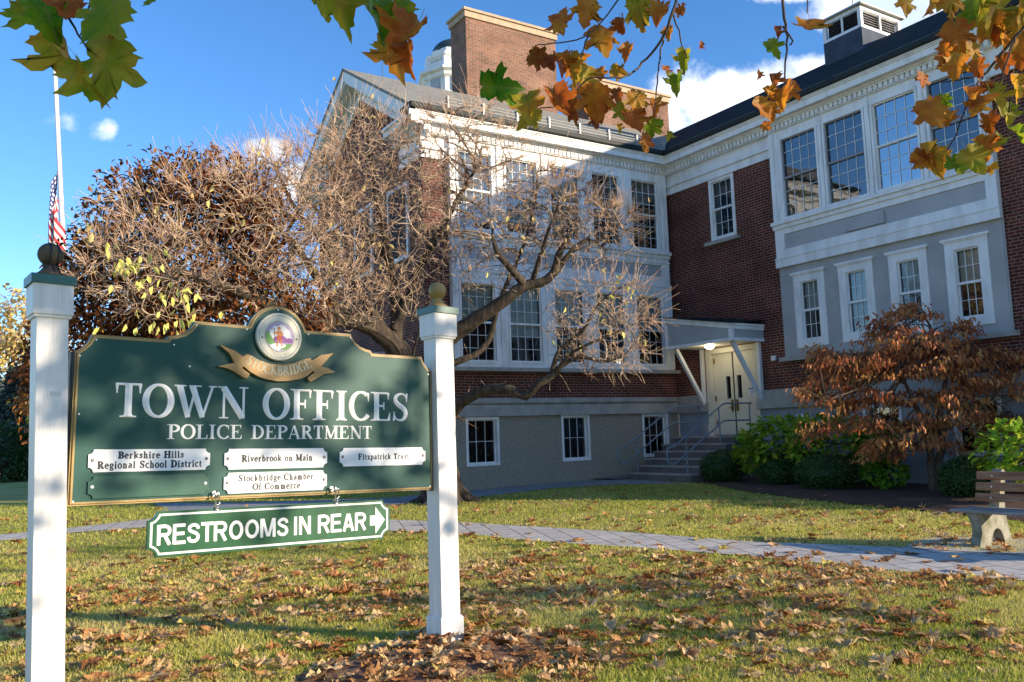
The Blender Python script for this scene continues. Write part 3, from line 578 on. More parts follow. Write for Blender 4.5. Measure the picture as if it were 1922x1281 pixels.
# gable end: raking cornice, dentils, cornice return
gb = MB(); ev = 7.60
def rake(m, dz0, dz1, xa, xb):
    for sgn in (-1, 1):
        ye = YRIDGE+sgn*(YRIDGE-y0); zr = 7.775+S_*(YRIDGE-y0)
        poly = [(ye, 7.775+dz0), (YRIDGE, zr+dz0), (YRIDGE, zr+dz1), (ye, 7.775+dz1)]
        fr = (np.array([xa, 0, H]), (0, 1, 0), (0, 0, 1), (1, 0, 0)); m.prism(poly, fr, 0, xb-xa)
rake(gb, -0.36, -0.085, CX0, CX0+0.16); rake(gb, -0.42, -0.36, CX0+0.04, CX0+0.22); rake(gb, -0.46, -0.40, CX0+0.16, LE-0.05); rake(gb, -0.80, -0.46, LE-0.10, LE-0.01); rake(gb, -0.085, -0.075, CX0-0.02, CX0+0.02)
for k in range(50):
    t = k/50; 
    for sgn in (-1, 1):
        yy = YRIDGE+sgn*(YRIDGE-y0)*(1-t); zz = 7.775+S_*(YRIDGE-y0)*t
        gb.box((LE-0.2, yy-0.03, zz-0.59+H), (LE-0.10, yy+0.03, zz-0.47+H))
for z0_, z1_, p in ((7.26, 7.375, 0.17), (7.375, 7.45, 0.29), (7.45, 7.595, 0.44), (7.595, 7.66, 0.50)):
    gb.box((LE-p, YW+0.02, z0_+H), (LE, YW+1.25, z1_+H)); gb.box((LE-p, YB-1.25, z0_+H), (LE, YB+0.4, z1_+H))
gb.box((LE-0.05, YW, 6.68+H), (LE-0.002, YW+1.2, 7.26+H)); gb.box((LE-0.11, YW-0.02, 6.89+H), (LE-0.05, YW+1.25, 6.95+H))
gb.build('gable_trim', M['white'], bld)
gd = MB(); gd.box((LE-0.10, 20.0, -1.2+H), (LE-0.003, 22.6, 1.9+H)); gd.box((LE-0.9, 19.8, 1.9+H), (LE-0.003, 22.8, 2.2+H)); gd.box((LE-0.85, 19.9, -1.2+H), (LE-0.65, 20.1, 1.9+H)); gd.box((LE-0.85, 22.5, -1.2+H), (LE-0.65, 22.7, 1.9+H))
gd.build('side_porch', M['white'], bld)
for yc in (19.2, 21.4, 23.6):
    m = MB(); m.box((LE-0.06, yc-0.6, 4.4+H), (LE-0.003, yc+0.6, 6.3+H)); w = m.build('window', M['white'], bld); m = MB(); m.box((LE-0.07, yc-0.5, 4.5+H), (LE-0.06, yc+0.5, 6.2+H)); m.build('pane', M['dark'], w)
# windows of the facades
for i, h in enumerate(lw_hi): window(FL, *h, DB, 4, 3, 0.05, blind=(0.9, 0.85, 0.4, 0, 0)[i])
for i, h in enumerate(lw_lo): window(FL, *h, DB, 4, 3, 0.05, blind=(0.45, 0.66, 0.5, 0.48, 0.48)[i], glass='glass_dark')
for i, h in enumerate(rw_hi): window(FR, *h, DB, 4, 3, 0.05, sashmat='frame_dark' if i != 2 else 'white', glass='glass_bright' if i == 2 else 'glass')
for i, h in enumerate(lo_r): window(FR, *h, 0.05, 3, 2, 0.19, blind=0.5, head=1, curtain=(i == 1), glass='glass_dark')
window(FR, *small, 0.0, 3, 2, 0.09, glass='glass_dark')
for i, h in enumerate(base_l): window(FL, *h, -0.02, 3, 2, 0.06, double=False, glass='glass_dark', depth=0.10)
for i, h in enumerate(base_r): window(FR, *h, -0.02, 3, 2, 0.07, double=False, glass='glass_dark', depth=0.10)
# entrance: frame, double door, canopy, lamp
df = MB(); dz = -0.17
for a0, a1, z0_, z1_ in ((14.90, 14.97, dz, 2.10), (16.52, 16.68, dz, 2.10), (14.90, 16.68, 2.0, 2.13)): fbox(df, FR, a0, a1, z0_, z1_, -0.22, 0.045 if a1-a0 < 1 else 0.042)
fbox(df, FR, 16.50, 16.70, dz, dz+0.3, 0.045, 0.06)
dfr = df.build('door_frame', M['door'], bld)
for a0, a1, hinge in ((15.865, 16.515, 16.5), (14.975, 15.815, 14.99)):
    L = MB(); wn = (a0+0.09, a0+0.24) if a0 > 15.5 else (a1-0.24, a1-0.09); hz0, hz1 = 0.79, 1.38
    L2 = MB()
    for b in ((a0, wn[0], dz+0.02, 2.0), (wn[1], a1, dz+0.02, 2.0), (wn[0], wn[1], dz+0.02, hz0), (wn[0], wn[1], hz1, 2.0)): fbox(L, FR, *b, -0.14, -0.09)
    lf = L.build('door_leaf', M['door'], bld)
    fbox(L2, FR, wn[0], wn[1], hz0, hz1, -0.13, -0.115); L2.build('door_light', M['glass_dark'], lf)
    k = MB(); fbox(k, FR, wn[0], wn[1], hz0, hz1, -0.145, -0.14); k.build('dark_backing', M['dark'], lf)  # near-black plate behind the glass, indoor shade given as colour
    b = MB(); aa = (a0+0.02, a0+0.10) if a0 > 15.5 else (a1-0.10, a1-0.02); fbox(b, FR, *aa, 0.46, 0.76, -0.09, -0.08)
    cxy = (aa[0]+aa[1])/2; b.tube([FR(cxy, 0.55, -0.08), FR(cxy, 0.55, -0.03), FR(cxy+(0.09 if a0 > 15.5 else -0.09), 0.55, -0.03)], 0.01, 8); b.build('door_handle', M['brass'], lf)
    for hz in (0.1, 0.75, 1.75): hg = MB(); fbox(hg, FR, hinge-0.03, hinge+0.03, hz, hz+0.13, -0.09, -0.075); hg.build('hinge', M['brass'], lf)
k = MB(); fbox(k, FR, 15.815, 15.865, dz, 2.0, -0.15, -0.10); k.build('centre_post', M['black'], bld)
k = MB(); fbox(k, FR, 14.97, 16.52, dz, dz+0.02, -0.20, 0.0); k.build('threshold', M['black'], bld)
nt_ = MB(); fbox(nt_, FR, 15.14, 15.34, 0.83, 1.03, -0.09, -0.085); no = nt_.build('door_notice', M['plaque'], bld)
M['blue_ink'] = mat('blue_print', (0.03, 0.10, 0.36), 0.5)
nb = MB(); fbox(nb, FR, 15.14, 15.34, 0.985, 1.025, -0.085, -0.082)
for i in range(4): fbox(nb, FR, 15.17, 15.31-0.02*(i % 2), 0.855+0.03*i, 0.868+0.03*i, -0.085, -0.0825)
nb.build('notice_print', M['blue_ink'], no)
XC, C0, C1 = 15.67, 14.68, 17.0                           # canopy front plane and ends
cp = MB(); zb_ = 2.17; tl, tr = 2.96, 2.52
def zt(a): return tr+(tl-tr)*(a-C0)/(C1-C0)
cp.add([(XC, C0, zb_+H), (XC, C1, zb_+H), (XC, C1, zt(C1)+H), (XC, C0, zt(C0)+H), (XW, C0, zb_+H), (XW, C0, zt(C0)+H), (XW, C1, zb_+H), (XW, C1, zt(C1)+H)],
       [(0, 3, 2, 1), (0, 4, 5, 3), (1, 2, 7, 6)])
canopy = cp.build('door_canopy', M['panel_grey'], bld)
cs = MB(); cs.box((XC+0.01, C0+0.01, zb_-0.005+H), (XW, C1-0.01, zb_+0.02+H)); cs.build('canopy_soffit', M['door'], canopy)
ct = MB(); e = 0.025
ct.box((XC-e, C0-e, zb_-0.03+H), (XC, C1, zb_+0.045+H)); ct.box((XC, C0-e, zb_-0.03+H), (XW, C0, zb_+0.045+H))
ct.box((XC-e-0.004, C0-e-0.004, zb_+0.045+H), (XC+0.07, C0+0.07, tr-0.09+H)); ct.box((XC-e-0.002, C1-0.09, zb_+0.045+H), (XC, C1, zt(C1)-0.14+H))
for d0, d1, h0, h1 in ((0.03, 0.0, -0.10, 0.0), (0.06, 0.0, 0.0, 0.045)):
    ct.add([(XC-d0, C0-d0, zt(C0)+h0+H), (XC-d0, C1, zt(C1)+h0+H), (XC-d0, C1, zt(C1)+h1+H), (XC-d0, C0-d0, zt(C0)+h1+H), (XC+0.02, C0-d0, zt(C0)+h0+H), (XC+0.02, C1, zt(C1)+h0+H), (XC+0.02, C1, zt(C1)+h1+H), (XC+0.02, C0-d0, zt(C0)+h1+H)],
           [(0, 3, 2, 1), (4, 5, 6, 7), (0, 1, 5, 4), (3, 7, 6, 2), (0, 4, 7, 3)])
    ct.box((XC+0.02, C0-d0, zt(C0)+h0+H), (XW, C0+0.02, zt(C0)+h1+H))
ct.build('canopy_trim', M['white'], canopy)
cr_ = MB(); slab(cr_, [(XC-0.08, C0-0.08, zt(C0)+0.05+H), (XW, C0-0.08, zt(C0)+0.16+H), (XW, C1, zt(C1)+0.10+H), (XC-0.08, C1, zt(C1)+0.05+H)], 0.02); cr_.build('canopy_shingles', M['shingle'], canopy)
for a in (16.80, 14.82):
    b = MB(); b.bar(FR(a, 2.14, XW-XC-0.16), FR(a, 0.70, 0.05), 0.09, 0.09, (0, 1, 0)); b.bar(FR(a, 2.15, 0.045), FR(a, 0.66, 0.045), 0.09, 0.085, (0, 1, 0)); b.build('canopy_bracket', M['white'], canopy)
M['lamp_glass'] = bpy.data.materials.new('lit_lamp_glass'); N_, _ = nodes(M['lamp_glass']); N_['Principled BSDF'].inputs['Emission Color'].default_value = (1, 0.86, 0.6, 1); N_['Principled BSDF'].inputs['Emission Strength'].default_value = 3.0; N_['Principled BSDF'].inputs['Base Color'].default_value = (0.9, 0.88, 0.8, 1)
lp = MB(); lp.lathe([(0.02, -0.10), (0.08, -0.085), (0.125, -0.045), (0.135, 0.0)], (16.2, 15.95, zb_-0.006+H), 24); lp.build('ceiling_lamp', M['lamp_glass'], canopy, smooth=True)
lpl = bpy.data.lights.new('lamp_light', 'POINT'); lpl.energy = 4.5; lpl.color = (1, 0.87, 0.62); lpl.shadow_soft_size = 0.1; lpo = bpy.data.objects.new('lamp_light', lpl); COL.objects.link(lpo); lpo.location = (16.2, 15.95, zb_-0.2+H)
ev_ = MB(); fbox(ev_, FR, 13.56, 13.74, 0.17, 0.30, -0.02, 0.10); ev_.build('wall_vent', M['white'], bld); ev_ = MB(); fbox(ev_, FR, 14.32, 14.45, 1.64, 1.76, 0, 0.05); ev_.build('junction_box', M['white'], bld)
# roof ventilator on the ridge
vt = MB(); vx0, vx1, vy0, vy1 = 20.1, 21.9, 13.5, 14.72
vt.box((vx0, vy0, 9.9+H), (vx1, vy1, 10.68+H)); vb = vt.build('roof_ventilator', mat('blue_grey_metal', (0.04, 0.055, 0.08), 0.7, (0.06, 0.075, 0.1), 3, spec=.2), bld)
vh = MB()
for b in ((vx0, vy0, vx0+0.10, vy0+0.10), (vx0, vy1-0.10, vx0+0.10, vy1), (vx1-0.1, vy0, vx1, vy0+0.1), (vx1-0.1, vy1-0.1, vx1, vy1)): vh.box((b[0], b[1], 10.68+H), (b[2], b[3], 11.28+H))
for z0_, z1_ in ((10.68, 10.76), (11.20, 11.30)):
    vh.box((vx0+0.002, vy0+0.1, z0_+H), (vx0+0.1, vy1-0.1, z1_+H)); vh.box((vx0+0.1, vy0+0.002, z0_+H), (vx1-0.1, vy0+0.1, z1_+H)); vh.box((vx1-0.1, vy0+0.1, z0_+H), (vx1-0.002, vy1-0.1, z1_+H)); vh.box((vx0+0.1, vy1-0.1, z0_+H), (vx1-0.1, vy1-0.002, z1_+H))
vh.box((vx0+0.02, (vy0+vy1)/2-0.025, 10.76+H), (vx0+0.06, (vy0+vy1)/2+0.025, 11.2+H)); vh.box(((vx0+vx1)/2-0.03, vy0+0.02, 10.76+H), ((vx0+vx1)/2+0.03, vy0+0.06, 11.2+H))
for i in range(6):
    z = 10.80+0.07*i+H
    vh.add([(vx0+0.03, vy0+0.1, z), (vx0+0.03, vy1-0.1, z), (vx0+0.10, vy1-0.1, z+0.035), (vx0+0.10, vy0+0.1, z+0.035)], [(0, 1, 2, 3)])
    vh.add([(vx0+0.1, vy0+0.03, z), (vx1-0.1, vy0+0.03, z), (vx1-0.1, vy0+0.10, z+0.035), (vx0+0.1, vy0+0.10, z+0.035)], [(0, 1, 2, 3)])
vh.build('louvre_housing', M['white'], vb)
vd = MB(); vd.box((vx0+0.11, vy0+0.11, 10.7+H), (vx1-0.11, vy1-0.11, 11.2+H)); vd.build('dark_backing', M['dark'], vb)  # near-black block, the shade inside the louvres put into its colour
vr = MB(); cx_, cy_ = (vx0+vx1)/2, (vy0+vy1)/2
vr.add([(vx0-0.1, vy0-0.1, 11.30+H), (vx1+0.1, vy0-0.1, 11.30+H), (vx1+0.1, vy1+0.1, 11.30+H), (vx0-0.1, vy1+0.1, 11.30+H), (cx_-0.3, cy_, 11.62+H), (cx_+0.3, cy_, 11.62+H), (vx0-0.1, vy0-0.1, 11.34+H), (vx1+0.1, vy0-0.1, 11.34+H), (vx1+0.1, vy1+0.1, 11.34+H), (vx0-0.1, vy1+0.1, 11.34+H)],
       [(3, 2, 1, 0), (6, 7, 5, 4), (7, 8, 5), (8, 9, 4, 5), (9, 6, 4), (0, 1, 7, 6), (1, 2, 8, 7), (2, 3, 9, 8), (3, 0, 6, 9)])
vr.tube([(cx_-0.3, cy_, 11.6+H), (cx_-0.3, cy_, 12.1+H)], 0.015, 6); vr.build('ventilator_roof', M['snow_rail'], vb)
lr = MB(); lr.tube([(9.6, YRIDGE, ZR+H), (9.6, YRIDGE, ZR+0.6+H)], 0.012, 6); lr.build('lightning_rod', M['black'], bld)
# steps
M['tread'] = mat('pale_step_tread', (0.36, 0.33, 0.315), 0.85, (0.27, 0.24, 0.23), 3.0, 0.25, 50); sp_ = MB(); r = 0.172; gz0 = -1.2  # paler tone for the treads, the risers stay darker
for i in range(6):
    z1_ = gz0+r*(i+1); xs_ = 14.42+0.30*i
    sp_.box((xs_, 15.05, z1_-r-(0.2 if i == 0 else 0)+H), (XW+0.02, 17.30, z1_-0.04+H)); sp_.box((xs_-0.025, 15.03, z1_-0.04+H), (xs_+0.32 if i < 5 else XW+0.02, 17.32, z1_+H), 1)
sp_.build('entrance_steps', [M['stone_step'], M['tread']], bld, bevel=0.006)
gv = MB(); P = [gnd(1175, 892), gnd(1210, 897), (14.3, 17.45, 0.32), (15.6, 17.5, 0.36), (15.4, 17.8, 0.38), (13.6, 17.8, 0.36)]
gv.add([tuple(p) for p in P], [tuple(range(6))]); tag(gv.build('gravel_strip', M['gravel']), kind='structure')

def railing(y, label):
    rt = empty('stair_handrail', (14.5, y, 0.45), label, 'handrail', 'handrails of the entrance steps')
    Z = lambda z: z+H
    m = MB(); top = [(13.93, y, Z(-0.70)), (13.86, y, Z(-0.66)), (13.86, y, Z(-0.45)), (13.90, y, Z(-0.395)), (14.08, y, Z(-0.375)), (15.74, y, Z(0.60)), (15.83, y, Z(0.635)), (16.75, y, Z(0.635)), (16.8, y, Z(0.635))]
    m.tube(resample(top, 60), 0.021, 8); m.build('top_rail', M['rail'], rt, smooth=True)
    m = MB(); low = [(13.86, y, Z(-0.62)), (13.87, y, Z(-0.72)), (13.95, y, Z(-0.775)), (14.10, y, Z(-0.77)), (15.72, y, Z(0.18)), (15.82, y, Z(0.21)), (16.72, y, Z(0.21))]
    m.tube(resample(low, 50), 0.021, 8); m.build('lower_rail', M['rail'], rt, smooth=True)
    for x, zb, ztp in ((14.48, -1.03, -0.15), (15.62, -0.345, 0.53), (16.70, -0.17, 0.635)):
        m = MB(); m.tube([(x, y, Z(zb)), (x, y, Z(ztp))], 0.018, 8); m.lathe([(0.035, 0), (0.035, 0.012)], (x, y, Z(zb)), 12); m.build('rail_post', M['rail'], rt)
railing(17.0, 'blue grey stair handrail on the left side of the steps, next to the basement window')
railing(15.2, 'blue grey stair handrail on the right side of the steps, next to the bushes')

# ------------------------------------------------------------------ cut lettering
TK, TN = 0.20, 0.075
def arc(cx, cy, rx, ry, a0, a1, tk=TK, tn=TN, n=18, pw=1.3):
    A = [R_(a0+(a1-a0)*i/n) for i in range(n+1)]
    return ([(cx+rx*math.cos(a), cy+ry*math.sin(a)) for a in A], [tn+(tk-tn)*abs(math.cos(a))**pw for a in A])
def stem(x, y0=0, y1=1, w=TK, serif=(1, 1), sw=None, h=0.042):
    sw = sw if sw is not None else w*2.35; S = [([(x, y0+h*0.5), (x, y0+h+0.01), (x, y0+0.11), (x, y1-0.11), (x, y1-h-0.01), (x, y1-h*0.5)], [w*1.6 if serif[0] else w, w*1.35 if serif[0] else w, w, w, w*1.35 if serif[1] else w, w*1.6 if serif[1] else w])]
    if serif[0]: S.append(([(x-sw/2, y0+h/2), (x+sw/2, y0+h/2)], [h, h]))
    if serif[1]: S.append(([(x-sw/2, y1-h/2), (x+sw/2, y1-h/2)], [h, h]))
    return S
def hbar(x0, x1, y, w=TN): return [([(x0, y), (x1, y)], [w, w])]
def wing(x, y0, y1, w0=0.11, w1=0.03): return [([(x, y0), (x, (y0+y1)/2), (x, y1)], [w0, (w0+w1)/2.4, w1])]
def smooth_(P, Wd, n=26):
    P = np.array(P, float); t = np.linspace(0, 1, len(P)); T = np.linspace(0, 1, n)
    def cr(V):
        out = []
        for q in T:
            f = q*(len(V)-1); i = min(int(f), len(V)-2); u = f-i
            p0 = V[max(i-1, 0)]; p1 = V[i]; p2 = V[i+1]; p3 = V[min(i+2, len(V)-1)]
            out.append(0.5*((2*p1)+(-p0+p2)*u+(2*p0-5*p1+4*p2-p3)*u*u+(-p0+3*p1-3*p2+p3)*u**3))
        return np.array(out)
    return (cr(P).tolist(), np.interp(T, t, Wd).tolist())
def ser(x, y, w): return [([(x-w/2, y), (x+w/2, y)], [0.042, 0.042])]
def glyph(c):
    k = TK
    if c == 'T': return stem(0.385, serif=(1, 0)) + hbar(0.02, 0.75, 0.965, 0.07) + wing(0.055, 0.98, 0.70) + wing(0.715, 0.98, 0.70), 0.77
    if c == 'O': return [arc(0.46, 0.5, 0.375, 0.475, 90, 450, n=40)], 0.92
    if c == 'W': return [([(0.14, 0.98), (0.41, 0.02)], [k, k*0.8]), ([(0.41, 0.02), (0.63, 0.90)], [TN, TN]), ([(0.53, 0.98), (0.86, 0.02)], [k, k*0.8]), ([(0.86, 0.02), (1.17, 0.98)], [TN, TN])] + ser(0.16, 0.979, 0.36) + ser(0.62, 0.979, 0.40) + ser(1.17, 0.979, 0.26), 1.33
    if c == 'N': return [([(0.18, 0.0), (0.18, 1)], [TN, TN]), ([(0.83, 0.0), (0.83, 1)], [TN, TN]), ([(0.16, 0.97), (0.80, 0.03)], [k*1.05, k*1.05])] + ser(0.18, 0.021, 0.30) + ser(0.83, 0.979, 0.30) + ser(0.10, 0.979, 0.24), 0.98
    if c == 'F': return stem(0.20) + hbar(0.1, 0.70, 0.968, 0.062) + hbar(0.2, 0.50, 0.52) + wing(0.68, 0.97, 0.72) + wing(0.50, 0.66, 0.38, 0.05, 0.05), 0.76
    if c == 'E': return stem(0.20) + hbar(0.1, 0.70, 0.968, 0.062) + hbar(0.2, 0.50, 0.52) + hbar(0.1, 0.72, 0.031, 0.062) + wing(0.68, 0.97, 0.74) + wing(0.50, 0.65, 0.39, 0.05, 0.05) + [([(0.70, 0.03), (0.745, 0.29)], [0.12, 0.03])], 0.80
    if c == 'I': return stem(0.22, sw=0.40), 0.46
    if c == 'L': return stem(0.20) + hbar(0.1, 0.66, 0.031, 0.062) + [([(0.66, 0.03), (0.70, 0.31)], [0.12, 0.03])], 0.74
    if c == 'C': return [arc(0.46, 0.5, 0.375, 0.475, 52, 320, n=30)] + [([(0.74, 0.95), (0.76, 0.66)], [0.10, 0.03]), ([(0.69, 0.90), (0.75, 0.95)], [0.06, 0.06])], 0.83
    if c == 'G': return [arc(0.46, 0.5, 0.375, 0.475, 52, 318, n=30)] + [([(0.74, 0.95), (0.76, 0.66)], [0.10, 0.03])] + stem(0.74, 0.05, 0.43, serif=(0, 1)), 0.92
    if c == 'S': return [smooth_([(0.58, 0.80), (0.50, 0.93), (0.33, 0.965), (0.15, 0.87), (0.13, 0.70), (0.28, 0.56), (0.47, 0.44), (0.56, 0.27), (0.48, 0.09), (0.30, 0.03), (0.14, 0.09), (0.07, 0.24)], [0.045, 0.06, 0.07, 0.13, 0.16, 0.19, 0.19, 0.16, 0.12, 0.07, 0.06, 0.045])] + [([(0.60, 0.98), (0.59, 0.68)], [0.09, 0.03]), ([(0.055, 0.02), (0.065, 0.34)], [0.09, 0.03])], 0.70
    if c == 'P': return stem(0.20) + [arc(0.30, 0.735, 0.36, 0.235, -90, 90, n=16)], 0.74
    if c == 'R': return stem(0.20) + [arc(0.30, 0.745, 0.34, 0.225, -90, 90, n=16)] + [([(0.42, 0.52), (0.76, 0.03)], [k, k])] + ser(0.78, 0.021, 0.22), 0.87
    if c == 'B': return stem(0.20) + [arc(0.30, 0.76, 0.31, 0.21, -90, 90, n=14), arc(0.30, 0.275, 0.37, 0.245, -90, 90, n=16)], 0.76
    if c == 'D': return stem(0.20) + [arc(0.32, 0.5, 0.46, 0.47, -90, 90, n=22)], 0.90
    if c == 'A': return [([(0.10, 0.0), (0.42, 0.98)], [TN, TN]), ([(0.42, 0.98), (0.77, 0.0)], [k*0.9, k])] + hbar(0.2, 0.64, 0.34) + ser(0.11, 0.021, 0.26) + ser(0.78, 0.021, 0.34), 0.90
    if c == 'M': return [([(0.17, 0.0), (0.17, 1)], [TN, TN]), ([(0.16, 0.98), (0.52, 0.05)], [k, k*0.8]), ([(0.52, 0.05), (0.88, 0.95)], [TN, TN])] + stem(0.92) + ser(0.17, 0.021, 0.28) + ser(0.11, 0.979, 0.24), 1.12
    if c == 'K': return stem(0.20) + [([(0.28, 0.42), (0.70, 0.97)], [TN, TN]), ([(0.40, 0.60), (0.78, 0.03)], [k, k])] + ser(0.70, 0.979, 0.26) + ser(0.80, 0.021, 0.26), 0.88
    if c == 'H': return stem(0.20) + stem(0.76) + hbar(0.2, 0.76, 0.52), 0.96
    X = 0.66; q = 0.14
    def st(x, y0=0, y1=X, s=(1, 0)): return stem(x, y0, y1, q, s, 0.27) + ([([(x-0.13, y1-0.03), (x, y1-0.02)], [0.04, 0.05])] if s[1] == 0 else [])
    if c == 'o': return [arc(0.29, 0.33, 0.225, 0.315, 90, 450, q, 0.05, 26)], 0.58
    if c == 'c': return [arc(0.29, 0.33, 0.22, 0.315, 50, 315, q, 0.05, 20)] + [([(0.40, 0.55), (0.44, 0.50)], [0.1, 0.1])], 0.50
    if c == 'e': return [arc(0.28, 0.33, 0.215, 0.315, 0, 315, q, 0.05, 24)] + hbar(0.1, 0.52, 0.36, 0.05), 0.54
    if c == 'i': return st(0.16) + [arc(0.16, 0.86, 0.045, 0.045, 0, 360, 0.09, 0.09, 10)], 0.33
    if c == 'l': return st(0.16, 0, 1), 0.33
    if c == 'n': return st(0.17) + [arc(0.33, 0.42, 0.15, 0.20, 150, 0, q, 0.05, 12)] + stem(0.48, 0, 0.44, q, (1, 0), 0.27), 0.66
    if c == 'h': return st(0.17, 0, 1) + [arc(0.33, 0.42, 0.15, 0.20, 150, 0, q, 0.05, 12)] + stem(0.48, 0, 0.44, q, (1, 0), 0.27), 0.66
    if c == 'm': return st(0.17) + [arc(0.31, 0.42, 0.14, 0.20, 150, 0, q, 0.05, 12), arc(0.59, 0.42, 0.14, 0.20, 150, 0, q, 0.05, 12)] + stem(0.45, 0, 0.44, q, (1, 0), 0.25) + stem(0.73, 0, 0.44, q, (1, 0), 0.25), 0.92
    if c == 'r': return st(0.17) + [arc(0.34, 0.46, 0.13, 0.16, 150, 50, 0.1, 0.06, 8)] + [([(0.40, 0.58), (0.45, 0.52)], [0.1, 0.1])], 0.50
    if c == 'u': return [([(0.17, X), (0.17, 0.22)], [q, q])] + [arc(0.31, 0.22, 0.14, 0.19, 180, 330, q, 0.05, 12)] + stem(0.48, 0, X, q, (1, 0), 0.25), 0.66
    if c == 'k': return st(0.16, 0, 1) + [([(0.22, 0.28), (0.50, 0.62)], [0.05, 0.05]), ([(0.30, 0.40), (0.56, 0.03)], [q, q])] + ser(0.5, 0.63, 0.2), 0.65
    if c == 't': return [([(0.18, 0.88), (0.18, 0.14)], [0.1, q]), arc(0.28, 0.15, 0.10, 0.12, 180, 320, q, 0.05, 8)] + hbar(0.03, 0.36, 0.62, 0.05), 0.40
    if c == 'f': return stem(0.17, 0, 0.8, q, (1, 0), 0.3) + [arc(0.29, 0.80, 0.12, 0.17, 180, 40, q, 0.05, 10)] + hbar(0.03, 0.36, 0.62, 0.05), 0.38
    if c in 'bp': return st(0.16, 0 if c == 'b' else -0.28, 1 if c == 'b' else X, (1 if c == 'p' else 0, 0)) + [arc(0.29, 0.33, 0.23, 0.30, -140, 140, q, 0.05, 18)], 0.62
    if c == 'd': return stem(0.46, 0, 1, q, (1, 0), 0.2) + hbar(0.34, 0.46, 0.97, 0.05) + [arc(0.33, 0.33, 0.23, 0.30, 40, 320, q, 0.05, 18)], 0.62
    if c == 'a': return [([(0.42, 0.48), (0.42, 0.10)], [q, q]), arc(0.27, 0.47, 0.155, 0.17, 0, 160, q, 0.06, 10), arc(0.26, 0.19, 0.17, 0.17, 60, 300, q, 0.05, 14)] + hbar(0.3, 0.42, 0.37, 0.05) + [([(0.42, 0.12), (0.54, 0.05)], [0.12, 0.04])], 0.56
    if c == 'g': return [arc(0.27, 0.42, 0.17, 0.22, 90, 450, q, 0.05, 20), arc(0.29, -0.10, 0.21, 0.15, 90, 450, 0.09, 0.07, 18)] + [([(0.16, 0.22), (0.14, 0.12), (0.28, 0.05)], [0.05, 0.07, 0.08]), ([(0.42, 0.6), (0.54, 0.62)], [0.05, 0.07])], 0.56
    if c == 's': return [smooth_([(0.38, 0.52), (0.25, 0.63), (0.12, 0.52), (0.26, 0.36), (0.40, 0.20), (0.28, 0.04), (0.08, 0.14)], [0.05, 0.06, 0.11, 0.14, 0.12, 0.06, 0.05], 18)] + [([(0.41, 0.65), (0.41, 0.46)], [0.06, 0.02]), ([(0.07, 0.0), (0.07, 0.2)], [0.06, 0.02])], 0.48
    if c == 'v': return [([(0.10, X), (0.29, 0.02)], [q, q*0.7]), ([(0.29, 0.02), (0.48, X)], [0.05, 0.05])] + ser(0.1, 0.64, 0.24) + ser(0.48, 0.64, 0.2), 0.58
    if c == 'z': return hbar(0.05, 0.46, 0.62, 0.06) + hbar(0.05, 0.48, 0.03, 0.06) + [([(0.42, 0.62), (0.10, 0.03)], [q, q]), ([(0.06, 0.65), (0.06, 0.46)], [0.05, 0.03]), ([(0.48, 0.0), (0.50, 0.2)], [0.05, 0.03])], 0.53
    if c == ',': return [([(0.12, 0.09), (0.10, -0.14)], [0.13, 0.03])], 0.26
    return [], 0.34
def ribbon(m, P, Wd, put, ridge, base):
    P = np.array(P, float); n = len(P); closed = np.hypot(*(P[0]-P[-1])) < 1e-6
    T = np.zeros((n, 2))
    for i in range(n):
        a = P[i-1] if i > 0 else (P[-2] if closed else P[0]); b = P[i+1] if i < n-1 else (P[1] if closed else P[-1]); T[i] = b-a
    T /= np.linalg.norm(T, axis=1)[:, None]+1e-9; Nn = np.stack([-T[:, 1], T[:, 0]], 1)
    V = []
    for i in range(n):
        w = Wd[i]/2; r = ridge(Wd[i])
        V += [put(*(P[i]+Nn[i]*w), base), put(*P[i], base+r), put(*(P[i]-Nn[i]*w), base)]
    Fs = []
    for i in range(n-1): a = 3*i; Fs += [(a, a+3, a+4, a+1), (a+1, a+4, a+5, a+2)]
    m.add(V, [f[::-1] for f in Fs])
    m.add([V[0], V[1], V[2]], [(0, 1, 2)]); m.add([V[-3], V[-2], V[-1]], [(2, 1, 0)])
def text(m, s, put2, size, spacing=0.06, xs=1.0, ridge=0.0, base=0.0, word=0.42, bold=1.0, minw=0.0):
    """put2(x, y, d): place in the plane; returns the width; x starts at 0"""
    x = 0
    for i, c in enumerate(s):
        if c == ' ': x += word*size*xs; continue
        S, adv = glyph(c)
        for P, Wd in S:
            ribbon(m, [(x+p[0]*size*xs, p[1]*size) for p in P], [max(w*bold, minw)*size for w in Wd], put2, (lambda w: w*ridge+0.0004), base)
        x += (adv+spacing)*size*xs
    return x-spacing*size*xs
def text_width(s, size, spacing, xs, word): return text(MB(), s, lambda x, y, d: (0, 0, 0), size, spacing, xs, 0, 0, word)
def fit_text(m, s, x0, x1, y, size, **k):
    sp = k.get('spacing', 0.06); wd = k.get('word', 0.42); w = text_width(s, size, sp, 1.0, wd); xs = (x1-x0)/w; d0 = k.get('base', 0)
    text(m, s, lambda x, yy, d: (x0+x, -d, y+yy), size, sp, xs, k.get('ridge', 0.1), d0, wd, k.get('bold', 1.0), k.get('minw', 0.0))

